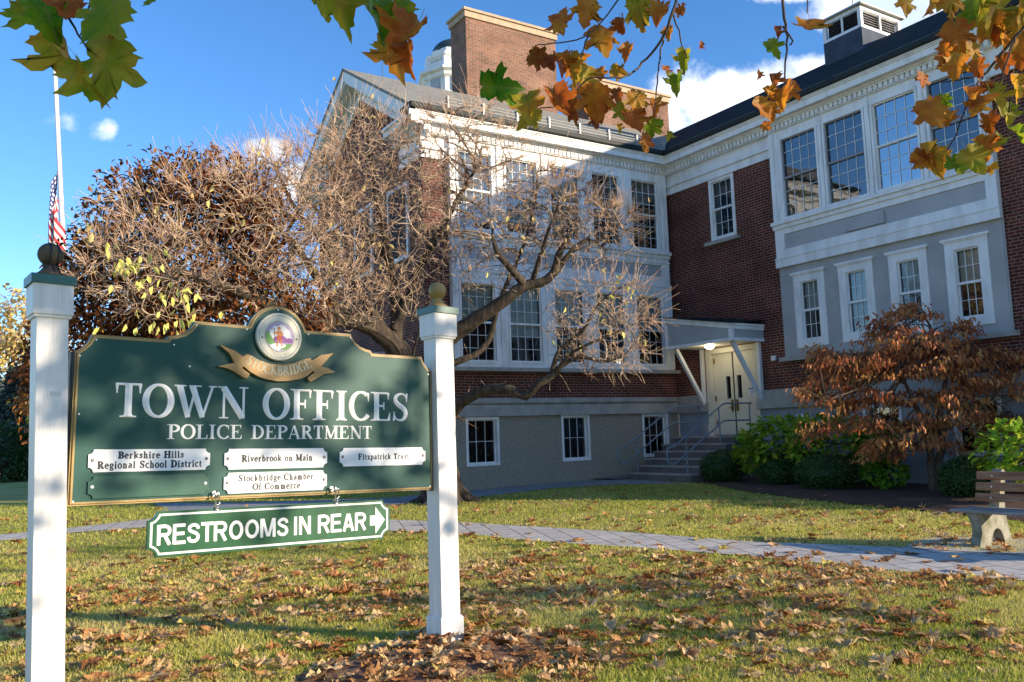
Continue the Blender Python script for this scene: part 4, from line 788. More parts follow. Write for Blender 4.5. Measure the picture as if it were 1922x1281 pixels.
# ------------------------------------------------------------------ the town offices sign (local frame: x along, -y towards the reader, z up)
TQ = np.array([0.993, 0.116, -0.026]); NQ = np.array([0.116, -0.993, 0.012]); TQ /= np.linalg.norm(TQ); NQ -= TQ*(NQ@TQ); NQ /= np.linalg.norm(NQ); UQ = np.cross(-NQ, TQ)*-1
UQ = np.cross(TQ, -NQ)
RQ = Matrix(((TQ[0], -NQ[0], UQ[0]), (TQ[1], -NQ[1], UQ[1]), (TQ[2], -NQ[2], UQ[2])))
PQ = np.array([1.766, 5.733, 0.119+H])
A0 = -0.016
sgn = empty('town_sign', PQ, 'dark green town offices sign board with gold edging hung between two white posts', 'sign', rot=RQ)
FRM = (np.zeros(3), (1, 0, 0), (0, 0, 1), (0, -1, 0))
def lb(m, a0, a1, b0, b1, d0, d1): m.box((a0, -d0, b0), (a1, -d1, b1))
def half_outline():
    def q(cx, cy, r, a0, a1, n=10): return [(cx+r*math.cos(R_(a0+(a1-a0)*i/n)), cy+r*math.sin(R_(a0+(a1-a0)*i/n))) for i in range(n+1)]
    L = [(0, 0.812)]
    th0 = math.degrees(math.atan2(0.662-0.597, 0.203)); 
    L += q(0, 0.597, 0.214, 84, th0, 14)[0:]
    L += [(0.208, 0.660), (0.553, 0.663)]
    L += [(0.566, 0.636), (0.592, 0.603), (0.630, 0.576), (0.672, 0.561), (0.716, 0.553), (0.727, 0.532), (1.156, 0.532)]
    L += [(1.163, 0.508), (1.178, 0.480), (1.200, 0.456), (1.225, 0.436), (1.243, 0.426)]
    L += [(1.246, -0.466)]
    return L
hl = half_outline()
def outline(inset):
    P = [(A0+a, b) for a, b in hl] + [(A0-a, b) for a, b in hl[::-1][:-1]]
    if inset == 0: return P
    P = np.array(P); n = len(P); out = []
    for i in range(n):
        e1 = P[i]-P[i-1]; e2 = P[(i+1) % n]-P[i]; n1 = np.array([e1[1], -e1[0]])/(np.hypot(*e1)+1e-9); n2 = np.array([e2[1], -e2[0]])/(np.hypot(*e2)+1e-9)
        b = n1+n2; b /= max(np.hypot(*b), 1e-6); c = max(b@n1, 0.45); out.append(tuple(P[i]-b*inset/c*(-1)))
    return out
area_ = sum(outline(0)[i-1][0]*outline(0)[i][1]-outline(0)[i][0]*outline(0)[i-1][1] for i in range(len(outline(0))))
SI = 1 if area_ < 0 else -1
P0_, P1_, P2_ = outline(0), outline(SI*0.011), outline(SI*0.022)
pn = MB(); pn.prism(P2_, FRM, 0.010, 0.022); pn.prism(P0_, FRM, -0.045, 0.0095)
panel = pn.build('sign_panel', M['sign_green'], sgn, local=True)
gbd = MB()
for (A, B, d0, d1) in ((P0_, P1_, 0.0, 0.012), (P1_, P2_, 0.012, 0.024)):
    n = len(A); V = [(a, -0.0, b) for a, b in A]+[(a, -d1, b) for a, b in A]+[(a, -d1, b) for a, b in B]+[(a, -0.0, b) for a, b in B]
    Fs = []
    for i in range(n):
        j = (i+1) % n; Fs += [(i, j, n+j, n+i), (n+i, n+j, 2*n+j, 2*n+i), (2*n+i, 2*n+j, 3*n+j, 3*n+i)]
    gbd.add(V, Fs)
gbd.build('gold_border', M['gold_dull'], panel, local=True)
ed = MB(); lb(ed, A0+1.248, A0+1.266, -0.475, 0.425, -0.05, 0.004); ed.build('edge_strip', M['black'], panel, local=True); ed = MB(); lb(ed, A0-1.262, A0-1.248, -0.475, 0.425, -0.05, -0.01); ed.build('edge_strip', M['black'], panel, local=True)  # black strips along both upright edges of the panel
t1 = MB(); fit_text(t1, 'TOWN', -1.034, -0.216, 0.046, 0.205, spacing=0.03, ridge=0.20, base=0.0225); fit_text(t1, 'OFFICES', -0.113, 1.019, 0.043, 0.208, spacing=0.06, ridge=0.20, base=0.0225)
t1.build('heading_lettering', M['letter'], panel, local=True)
t2 = MB(); fit_text(t2, 'POLICE', -0.722, -0.250, -0.085, 0.090, spacing=0.06, ridge=0.16, base=0.0225); fit_text(t2, 'DEPARTMENT', -0.189, 0.705, -0.086, 0.091, spacing=0.06, ridge=0.16, base=0.0225)
t2.build('department_lettering', M['letter'], panel, local=True)
sc_ = MB()
for a, b in ((-1.235, 0.40), (-1.235, -0.44), (-1.15, 0.50), (-0.70, 0.50), (-0.565, 0.635), (-0.235, 0.635), (0.205, 0.635), (0.53, 0.635), (-0.02, 0.785), (1.2, -0.44), (1.19, 0.40), (-1.225, 0.06), (-0.6, 0.37)):
    sc_.lathe([(0.006, 0), (0.005, 0.003)], (a, -0.022, b), 8, (np.array([1., 0, 0]), np.array([0, 0, 1.]), np.array([0, -1., 0])))
sc_.build('screw', M['pearl'], panel, local=True)
AX = (np.array([1., 0, 0]), np.array([0, 0, 1.]), np.array([0, -1., 0]))
sd = MB(); SCX, SCY = A0-0.003, 0.597
sd.lathe([(0.150, 0.022), (0.161, 0.030), (0.162, 0.048), (0.155, 0.056), (0.140, 0.054)], (SCX, 0, SCY), 48, AX); seal = sd.build('town_seal', M['seal'], sgn, local=True)
bd_ = MB()
for r, n, s in ((0.143, 96, 0.0032), (0.104, 70, 0.0026)):
    for i in range(n): a = 2*math.pi*i/n; bd_.lathe([(s, 0.0), (s*0.6, 0.003)], (SCX+r*math.cos(a), -0.0545, SCY+r*math.sin(a)), 5, AX)
for a in (186, -4): bd_.lathe([(0.007, 0), (0.004, 0.003)], (SCX+0.122*math.cos(R_(a)), -0.0545, SCY+0.122*math.sin(R_(a))), 5, AX)
bd_.build('bead_ring', M['seal_dark'], seal, local=True)
stx = MB()
def seal_arc(s, r, mid, size, inside):
    w = text_width(s, size, 0.16, 1, 0.5)
    def put(x, y, d):
        t = (x-w/2)/r; a = R_(mid)-t if not inside else R_(mid)+t; rr_ = r+y if not inside else r-y
        return (SCX+rr_*math.cos(a), -d, SCY+rr_*math.sin(a))
    text(stx, s, put, size, 0.16, 1, 0.05, 0.0545, 0.5)
seal_arc('TERED, MAY', 0.131, -88, 0.019, True)
stx.build('seal_lettering', M['seal_text'], seal, local=True)
def flat(name, polys, m, d): 
    b = MB()
    for p in polys: b.prism([(SCX+x, SCY+y) for x, y in p], FRM, 0.052, d)
    b.build(name, M[m], seal, local=True)
circ = lambda cx, cy, r, n=28: [(cx+r*math.cos(2*math.pi*i/n), cy+r*math.sin(2*math.pi*i/n)) for i in range(n)]
rc = 0.1005
flat('picture_ground', [circ(0, 0, rc, 40)], 's_sky', 0.0555)
flat('picture_cloud', [[(-0.075, 0.005), (-0.07, 0.04), (-0.05, 0.052), (-0.045, 0.072), (-0.015, 0.068), (0.005, 0.082), (0.035, 0.075), (0.05, 0.055), (0.068, 0.045), (0.075, 0.02), (0.086, -0.01), (0.0, -0.03), (-0.06, -0.02)]], 's_cloud', 0.0560)
flat('picture_mountain', [[(-0.06, -0.03), (-0.03, 0.0), (0.0, -0.005), (0.02, 0.012), (0.05, -0.01), (0.075, -0.004), (0.094, -0.02), (0.092, -0.04), (0.03, -0.04), (-0.03, -0.045)]], 's_mount', 0.0565)
flat('picture_meadow', [[(-0.097, 0.02), (-0.08, 0.035), (-0.062, 0.0), (-0.045, -0.025), (-0.03, -0.045), (-0.06, -0.062), (-0.088, -0.045), (-0.099, -0.01)], [(0.02, -0.05), (0.088, -0.045), (0.07, -0.07), (0.045, -0.088), (0.0, -0.085)]], 's_green', 0.0570)
flat('picture_rock', [[(-0.072, -0.065), (-0.05, -0.05), (0.0, -0.046), (0.045, -0.052), (0.04, -0.068), (0.01, -0.078), (-0.005, -0.098), (-0.04, -0.09)]], 's_cloud', 0.0574)
flat('figure_body', [circ(-0.006, 0.055, 0.012, 14), [(-0.024, 0.038), (0.010, 0.042), (0.018, 0.02), (0.010, -0.004), (-0.018, -0.004), (-0.020, 0.015)], [(-0.022, 0.036), (-0.040, 0.022), (-0.044, 0.03), (-0.046, 0.026), (-0.036, 0.012), (-0.018, 0.022)], [(0.010, 0.040), (0.024, 0.018), (0.018, 0.002), (0.012, 0.006), (0.014, 0.018)],
     [(-0.018, -0.02), (-0.006, -0.02), (-0.010, -0.045), (-0.014, -0.066), (-0.024, -0.07), (-0.022, -0.045)], [(0.002, -0.02), (0.014, -0.02), (0.016, -0.045), (0.022, -0.062), (0.012, -0.064), (0.006, -0.045)]], 's_skin', 0.0582)
flat('figure_kilt', [[(-0.020, 0.004), (0.012, 0.004), (0.016, -0.024), (-0.021, -0.024)]], 's_kilt', 0.0588)
flat('figure_spear', [[(-0.041, 0.055), (-0.038, 0.055), (-0.032, -0.03), (-0.035, -0.03)]], 'seal_dark', 0.0586)
rbn = MB()
RB = [(-0.422, 0.515), (-0.355, 0.461), (-0.324, 0.405), (-0.433, 0.376), (-0.373, 0.367), (-0.321, 0.346), (-0.258, 0.309), (-0.237, 0.307), (-0.226, 0.320), (-0.222, 0.338), (-0.275, 0.372), (-0.262, 0.384), (-0.217, 0.350), (-0.164, 0.323), (-0.110, 0.307), (-0.028, 0.296), (0.055, 0.302), (0.139, 0.320), (0.183, 0.340), (0.228, 0.378), (0.240, 0.368), (0.190, 0.332), (0.192, 0.316), (0.208, 0.304), (0.254, 0.325), (0.312, 0.360), (0.395, 0.377), (0.341, 0.402), (0.285, 0.410), (0.340, 0.470), (0.382, 0.511), (0.281, 0.489), (0.222, 0.450), (0.206, 0.463), (0.190, 0.463), (0.148, 0.449), (0.081, 0.424), (-0.003, 0.410), (-0.085, 0.411), (-0.166, 0.433), (-0.209, 0.457), (-0.235, 0.465), (-0.250, 0.462), (-0.269, 0.448), (-0.324, 0.483)]
rbn.prism(RB, FRM, 0.030, 0.055); rib = rbn.build('ribbon_banner', M['gold'], sgn, local=True)
rsp = MB(); 
for a, b in ((-0.2, 0.39), (0.17, 0.39), (-0.02, 0.35)): rsp.lathe([(0.02, 0.02), (0.02, 0.031)], (a, 0, b), 10, AX)
rsp.build('standoff', M['black'], rib, local=True)
M['pale_gold'] = mat('pale_gold_letter', (0.70, 0.58, 0.36), .45); rt_ = MB(); Rr = 0.43; cyr = 0.765; ws = text_width('STOCKBRIDGE', 0.066, 0.07, 0.80, 0.4)
def put_r(x, y, d):
    t = (x-ws/2)/Rr; return (-0.018+(Rr-y)*math.sin(t), -d, cyr-(Rr-y)*math.cos(t))
text(rt_, 'STOCKBRIDGE', put_r, 0.066, 0.07, 0.80, 0.15, 0.0552, 0.4); rt_.build('ribbon_lettering', M['pale_gold'], rib, local=True)
def notched(x0, x1, y0, y1, r=0.028):
    P = []
    for cx, cy, a0 in ((x1, y1, 270), (x0, y1, 360), (x0, y0, 90), (x1, y0, 180)):
        P += [(cx+r*math.cos(R_(a0-90*i/5)), cy+r*math.sin(R_(a0-90*i/5))) for i in range(6)]
    return P
def plaque(name, x0, x1, y0, y1, lines, m='plaque', screw='screw'):
    b = MB(); b.prism(notched(x0, x1, y0, y1), FRM, 0.022, 0.034); p = b.build(name, M[m], sgn, local=True)
    if lines:
        t = MB()
        for s, a, c, y, sz in lines: fit_text(t, s, a, c, y, sz*1.06, spacing=0.12, ridge=0.03, base=0.0345, word=0.5, bold=1.6, minw=0.175)
        t.build('plaque_lettering', M['ink'], p, local=True)
    s = MB()
    for a in (x0+0.022, x1-0.022): s.lathe([(0.010, 0.034), (0.0095, 0.038), (0.005, 0.041)], (a, 0, (y0+y1)/2+0.004), 12, AX)
    s.build('plaque_screw', M[screw], p, local=True)
plaque('name_plaque', -1.166, -0.460, -0.277, -0.146, [('Berkshire Hills', -1.004, -0.624, -0.199, 0.037), ('Regional School District', -1.116, -0.512, -0.257, 0.039)])
plaque('name_plaque', -0.367, 0.349, -0.280, -0.149, [('Riverbrook on Main', -0.254, 0.239, -0.232, 0.039)])
plaque('name_plaque', -0.367, 0.348, -0.432, -0.301, [('Stockbridge Chamber', -0.273, 0.248, -0.357, 0.039), ('Of Commerce', -0.178, 0.152, -0.414, 0.039)])
plaque('name_plaque', 0.446, 1.153, -0.278, -0.150, [('Fitzpatrick Trust', 0.591, 1.008, -0.232, 0.037)])
plaque('blank_plaque', -1.162, -0.464, -0.428, -0.301, None, 'blank_green', 'pearl')
eb = MB()
for a in (-0.423, 0.389):
    eb.tube([(a, -0.02, -0.428), (a, -0.055, -0.428)], 0.006, 8)
    eb.tube([(a+0.0*math.cos(t), -0.072-0.018*math.cos(t), -0.428+0.018*math.sin(t)) for t in np.linspace(0, 2*math.pi, 17)], 0.005, 6)
    eb.lathe([(0.02, 0.024), (0.018, 0.028)], (a, 0, -0.428), 14, AX)
eb.build('eye_bolt', M['steel'], sgn, local=True)
# posts
PW = 0.083
def post(a, base, top_cap, split, lean, z0):
    before = set(bpy.data.meshes)
    b = MB(); b.box((a-PW, -PW, base-0.15), (a+PW, PW, top_cap)); p = b.build('sign_post', M['post_white'], sgn, local=True, bevel=0.004)
    c = MB(); n0 = top_cap-0.182; c.box((a-PW-0.022, -PW-0.022, n0), (a+PW+0.022, PW+0.022, top_cap-0.006)); c.build('post_collar', M['post_white'], p, local=True, bevel=0.004); c = MB(); c.box((a-PW-0.018, -PW-0.018, base-0.15), (a+PW+0.018, PW+0.018, base+0.20)); c.build('post_base', M['post_white'], p, local=True, bevel=0.004)
    c = MB(); c.box((a-PW-0.013, -PW-0.013, n0-0.016), (a+PW+0.013, PW+0.013, n0)); c.build('shadow_bead', M['post_white'], p, local=True); c = MB(); c.box((a-PW-0.010, -PW-0.010, base+0.20), (a+PW+0.010, PW+0.010, base+0.21)); c.build('shadow_bead', M['post_white'], p, local=True)
    c = MB(); c.box((a-PW-0.034, -PW-0.034, top_cap-0.006), (a+PW+0.034, PW+0.034, top_cap+0.045)); c.add([(a-PW-0.034, -PW-0.034, top_cap+0.046), (a+PW+0.034, -PW-0.034, top_cap+0.046), (a+PW+0.034, PW+0.034, top_cap+0.046), (a-PW-0.034, PW+0.034, top_cap+0.046), (a, 0, top_cap+0.062)], [(0, 1, 4), (1, 2, 4), (2, 3, 4), (3, 0, 4)])
    c.build('post_cap', M['cap_green'], p, local=True)
    c = MB(); z = top_cap+0.05; R = 0.069
    prof = [(0.085, 0), (0.083, 0.012), (0.07, 0.022), (0.058, 0.03), (0.042, 0.05), (0.034, 0.068), (0.036, 0.074)]
    zc = 0.074+math.sqrt(R*R-0.036**2)
    prof += [(R*math.sin(t), zc-R*math.cos(t)) for t in np.linspace(math.asin(0.036/R)+0.1, math.pi-0.02, 16)]
    c.lathe(prof, (a, 0, z), 28); bl = c.build('ball_finial', M['wood_grey'] if split else M['gold_dull'], p, local=True, smooth=True)
    if split:
        k = MB()
        for off, tw in ((-0.012, 0.0045), (0.032, 0.0045)):
            for yy in (-1,):
                V = []
                for t in np.linspace(-1.25, 1.25, 15):
                    r = math.sqrt(max(R*R-off*off, 0))+0.0015
                    V.append((a+off+0.004*math.sin(3*t), -r*math.cos(t), z+zc+r*math.sin(t)))
                k.tube(V, tw, 6)
        k.tube([(a+0.002, -0.037, z+0.075), (a+0.01, -0.06, z+0.03), (a+0.012, -0.084, z+0.002)], 0.004, 6); k.tube([(a+0.03, -0.03, z+0.075), (a+0.04, -0.05, z+0.03), (a+0.045, -0.075, z+0.002)], 0.004, 6)
        k.build('crack', M['black'], bl, local=True)
    for me in set(bpy.data.meshes)-before:                 # the posts stand truer than the board hung between them
        for v in me.vertices: v.co.x += (z0-v.co.z)*lean
    return p
PLX, PRX = -1.394, 1.308
pl = post(PLX, -1.80, 0.800, True, 0.035, 0.468); pr = post(PRX, -1.600, 0.876, False, 0.017, 0.41)
pt = MB(); lb(pt, PLX+0.0, PLX+0.055, 0.155, 0.182, PW, PW+0.002); pt.build('tape_scrap', mat('grey_tape', (0.55, 0.53, 0.5), 0.6), pl, local=True)

# ------------------------------------------------------------------ the hanging restrooms sign
T2 = np.array([0.997, 0.069, -0.022]); N2 = np.array([0.069, -0.997, 0.018]); T2 /= np.linalg.norm(T2); N2 -= T2*(N2@T2); N2 /= np.linalg.norm(N2); U2 = np.cross(T2, -N2)
RS = empty('hanging_sign', (1.741, 5.704, -0.388+H), 'small glossy green restrooms sign with a white arrow hanging from two steel shackles', 'sign', rot=Matrix(((T2[0], -N2[0], U2[0]), (T2[1], -N2[1], U2[1]), (T2[2], -N2[2], U2[2]))))
def rs_out(i): 
    x0, x1, y0, y1 = -0.798+i, 0.835-i, -0.285+i, -0.012-i; r = 0.053
    P = []
    for cx, cy, a0 in ((x1+i, y1+i, 270), (x0-i, y1+i, 360), (x0-i, y0-i, 90), (x1+i, y0-i, 180)):
        rr_ = r+i*0.9; lim = math.degrees(math.asin(min(1, i/rr_)))
        P += [(cx+rr_*math.cos(R_(a0-lim-(90-2*lim)*k/6)), cy+rr_*math.sin(R_(a0-lim-(90-2*lim)*k/6))) for k in range(7)]
    return P
b = MB(); b.prism(rs_out(0), FRM, -0.018, 0.018); rsb = b.build('sign_board', M['rest_green'], RS, local=True)
b = MB()
for (i0, i1, h) in ((0.014, 0.027, 0.0195),):
    A, B = rs_out(i0), rs_out(i1); n = len(A); V = [(x, -h, y) for x, y in A]+[(x, -h, y) for x, y in B]; b.add(V, [(k, (k+1) % n, n+(k+1) % n, n+k) for k in range(n)])
b.build('white_border', M['letter'], rsb, local=True)
b = MB(); b.prism([(0.679, -0.186), (0.679, -0.119), (0.722, -0.119), (0.722, -0.060), (0.795, -0.152), (0.722, -0.244), (0.722, -0.186)], FRM, 0.018, 0.0205); b.build('arrow', M['letter'], rsb, local=True)
def sglyph(c, w=0.168):
    h = w/2; b = lambda *p: ([q for q in p], [w]*len(p))
    def ell(cx, cy, rx, ry, a0, a1, n=24): return b(*[(cx+rx*math.cos(R_(a0+(a1-a0)*i/n)), cy+ry*math.sin(R_(a0+(a1-a0)*i/n))) for i in range(n+1)])
    if c == 'R': return [b((h, 0), (h, 1)), b((h, 1-h*0.85), (0.42, 1-h*0.85)), b((h, 0.50), (0.42, 0.50)), ell(0.42, 0.705, 0.17, 0.205, -90, 90, 12), b((0.36, 0.48), (0.60, 0.0))], 0.74
    if c == 'E': return [b((h, 0), (h, 1)), b((h, 1-h*0.85), (0.60, 1-h*0.85)), b((h, 0.52), (0.56, 0.52)), b((h, h*0.85), (0.62, h*0.85))], 0.68
    if c == 'S':
        P, Wd = smooth_([(0.55, 0.70), (0.50, 0.85), (0.32, 0.91), (0.14, 0.82), (0.13, 0.66), (0.30, 0.55), (0.47, 0.46), (0.55, 0.30), (0.47, 0.13), (0.31, 0.085), (0.14, 0.14), (0.085, 0.31)], [w*0.97]*12, 34); return [(P, Wd)], 0.68
    if c == 'T': return [b((0.31, 0), (0.31, 0.9)), b((0.0, 1-h*0.85), (0.62, 1-h*0.85))], 0.64
    if c == 'O': return [ell(0.40, 0.5, 0.285, 0.41, 90, 450, 36)], 0.83
    if c == 'M': return [b((h, 0), (h, 1)), b((0.75, 0), (0.75, 1)), ([(0.14, 1), (0.40, 0.05)], [w*0.9]*2), ([(0.71, 1), (0.45, 0.05)], [w*0.9]*2)], 0.90
    if c == 'I': return [b((h, 0), (h, 1))], 0.28
    if c == 'N': return [b((h, 0), (h, 1)), b((0.59, 0), (0.59, 1)), b((0.12, 0.95), (0.57, 0.05))], 0.77
    if c == 'A': return [b((0.10, 0), (0.34, 0.97)), b((0.62, 0), (0.38, 0.97)), b((0.2, 0.30), (0.52, 0.30))], 0.75
b = MB()
for s_, x0, x1 in (('RESTROOMS', -0.744, 0.080), ('IN', 0.122, 0.243), ('REAR', 0.290, 0.648)):
    L = [sglyph(c) for c in s_]; tot = sum(l[1] for l in L)-0.07; k = (x1-x0)/tot; x = 0
    for S, adv in L:
        for n_, (P, Wd) in enumerate(S):
            ribbon(b, [(x0+(x+p[0])*k, -0.213+p[1]*0.120) for p in P], [w*(0.120+k)/2 for w in Wd], lambda X, Y, d: (X, -d, Y), lambda w: 0.0006, 0.0200+0.0003*n_)
        x += adv
b.build('lettering', M['letter'], rsb, local=True)
for a in (-0.388, 0.425):
    b = MB(); L = []
    for t in np.linspace(0, 2*math.pi, 25):
        L.append((a+0.012*math.cos(t), -0.03-0.01*math.sin(t), 0.030+0.052*math.sin(t)))
    b.tube(L, 0.0055, 6); b.tube([(a-0.02, -0.02, -0.022), (a+0.02, -0.02, -0.022)], 0.007, 8)
    b.tube([(a+0.014*math.cos(t), -0.012-0.014*math.sin(t), -0.005+0.018*math.sin(t)) for t in np.linspace(0, 2*math.pi, 17)], 0.005, 6)
    b.build('shackle', M['steel'], RS, local=True, smooth=True)

# ------------------------------------------------------------------ growing trees
def tubes(P, r0, r1, ns=4):
    """many tapered tubes at once: P (M,k,3), r0/r1 (M,)"""
    P = np.asarray(P, float); Mn, k, _ = P.shape; T = np.gradient(P, axis=1); T /= np.linalg.norm(T, axis=2, keepdims=True)+1e-9
    ref = np.where(np.abs(T[:, :1, 2:3]) < 0.9, np.array([[[0, 0, 1.]]]), np.array([[[1., 0, 0]]])); ref = np.broadcast_to(ref, P.shape)
    U = np.cross(T, ref); U /= np.linalg.norm(U, axis=2, keepdims=True)+1e-9; Wv = np.cross(T, U)
    s = np.linspace(0, 1, k)[None, :]; rad = np.asarray(r0)[:, None]*(1-s)+np.asarray(r1)[:, None]*s
    a = np.arange(ns)*2*np.pi/ns
    V = P[:, :, None, :]+rad[:, :, None, None]*(U[:, :, None, :]*np.cos(a)[None, None, :, None]+Wv[:, :, None, :]*np.sin(a)[None, None, :, None])
    i, j = np.meshgrid(np.arange(k-1), np.arange(ns), indexing='ij'); jn = (j+1) % ns
    q = np.stack([i*ns+j, i*ns+jn, (i+1)*ns+jn, (i+1)*ns+j], -1).reshape(-1, 4)
    Lp = (q[None]+(np.arange(Mn)*k*ns)[:, None, None]).reshape(-1)
    return V.reshape(-1, 3), Lp, np.arange(0, len(Lp), 4)
def merge(parts):
    V, Lp, S, o, lo = [], [], [], 0, 0
    for v, l, s in parts: V.append(v); Lp.append(l+o); S.append(s+lo); o += len(v); lo += len(l)
    return np.concatenate(V), np.concatenate(Lp), np.concatenate(S)
def unit(v): return v/(np.linalg.norm(v, axis=-1, keepdims=True)+1e-9)
class Tree:
    def __init__(s): s.pos = np.zeros((0, 3)); s.dir = np.zeros((0, 3)); s.rad = np.zeros(0); s.parts = []; s.tips = []
    def limb(s, P, r0, r1, n=None, ns=8, wob=0.0):
        P = np.array(P, float); n = n or max(6, int(np.linalg.norm(np.diff(P, axis=0), axis=1).sum()/0.16))
        d = np.r_[0, np.cumsum(np.linalg.norm(np.diff(P, axis=0), axis=1))]; t = np.linspace(0, d[-1], n)
        tt = np.interp(t, d, np.arange(len(P))); Q = []
        for u in tt:
            i = min(int(u), len(P)-2); f = u-i; p0, p1, p2, p3 = P[max(i-1, 0)], P[i], P[i+1], P[min(i+2, len(P)-1)]
            Q.append(0.5*(2*p1+(-p0+p2)*f+(2*p0-5*p1+4*p2-p3)*f*f+(-p0+3*p1-3*p2+p3)*f**3))
        Q = np.array(Q)
        if wob: Q[1:] += rng.normal(0, wob, (n-1, 3))
        s.parts.append(tubes(Q[None], [r0], [r1], ns)); s.pos = np.r_[s.pos, Q]; s.dir = np.r_[s.dir, unit(np.gradient(Q, axis=0))]; s.rad = np.r_[s.rad, np.linspace(r0, r1, n)]
    def reach(s, T, r0, r1, k=6, wild=0.2, lift=0.0, ns=4, rmax=None, keep=True):
        T = np.asarray(T, float); out = []; 
        for c in range(0, len(T), 400):
            t = T[c:c+400]; d2 = ((t[:, None, :]-s.pos[None])**2).sum(2); idx = d2.argmin(1); out.append(idx)
        idx = np.concatenate(out); A = s.pos[idx]; D = s.dir[idx]; L = np.linalg.norm(T-A, axis=1, keepdims=True)
        if rmax is not None:
            ok = (L[:, 0] < rmax) & (L[:, 0] > 0.05); T, A, D, L, idx = T[ok], A[ok], D[ok], L[ok], idx[ok]
        B = A+D*L*0.35+rng.normal(0, wild, A.shape)*L; C = A+(T-A)*0.68+rng.normal(0, wild, A.shape)*L; C[:, 2:] += lift*L
        u = np.linspace(0, 1, k)[None, :, None]
        P = (1-u)**3*A[:, None]+3*(1-u)**2*u*B[:, None]+3*(1-u)*u*u*C[:, None]+u**3*T[:, None]
        R0 = np.minimum(np.full(len(T), r0)*rng.uniform(0.7, 1.3, len(T)), s.rad[idx]*0.8+0.001)
        s.parts.append(tubes(P, R0, np.minimum(R0*0.8, r1), ns))
        if keep:
            s.pos = np.r_[s.pos, P[:, 1:].reshape(-1, 3)]; s.dir = np.r_[s.dir, unit(np.gradient(P, axis=1))[:, 1:].reshape(-1, 3)]
            s.rad = np.r_[s.rad, np.repeat(R0*0.7, k-1)]
        return P
def sample(ells, n, shell=0.0):
    w = np.array([e[1][0]*e[1][1]*e[1][2] for e in ells]); w = w**0.85*np.array([e[2] if len(e) > 2 else 1. for e in ells]); w /= w.sum(); out = []
    for e_, m in zip(ells, rng.multinomial(n, w)):
        c, r = e_[0], e_[1]
        v = unit(rng.normal(size=(m, 3))); rr = rng.uniform(shell**3, 1, (m, 1))**(1/3); v = v*rr*np.array(r)
        out.append(np.array(c)+v[:, :1]*CRH+v[:, 1:2]*CFH+v[:, 2:]*np.array([0, 0, 1.]))
    return np.concatenate(out)
CRH = np.array([CR[0], CR[1], 0]); CRH /= np.linalg.norm(CRH); CFH = np.array([CF[0], CF[1], 0]); CFH /= np.linalg.norm(CFH)
def leaves(P, ax, up, L, Wd, fold=0.25, curl=0.0):
    """folded pointed leaves: base P, axis ax, face normal up"""
    P = np.asarray(P); n = len(P); ax = unit(ax); side = unit(np.cross(ax, up)); up = np.cross(side, ax); L = np.broadcast_to(L, n)[:, None]; Wd = np.broadcast_to(Wd, n)[:, None]
    q = lambda a, b, c: P+ax*L*a+side*Wd*b+up*Wd*c
    V = np.stack([q(0, 0, 0), q(0.33, 0.5, fold), q(0.7, 0.36, fold*0.8), q(1, 0, -curl*2), q(0.7, -0.36, fold*0.8), q(0.33, -0.5, fold), q(0.45, 0, 0.04)], 1)
    F = np.array([[0, 6, 1], [1, 6, 2], [2, 6, 3], [3, 6, 4], [4, 6, 5], [5, 6, 0]])
    Lp = (F[None]+(np.arange(n)*7)[:, None, None]).reshape(-1); return V.reshape(-1, 3), Lp, np.arange(0, len(Lp), 3)
def tint(n, k=7, lo=0, hi=1, vals=None):
    v = rng.uniform(lo, hi, n) if vals is None else vals; return np.repeat(v, k)
def ppx(px, py, depth): return at(px, py, depth)

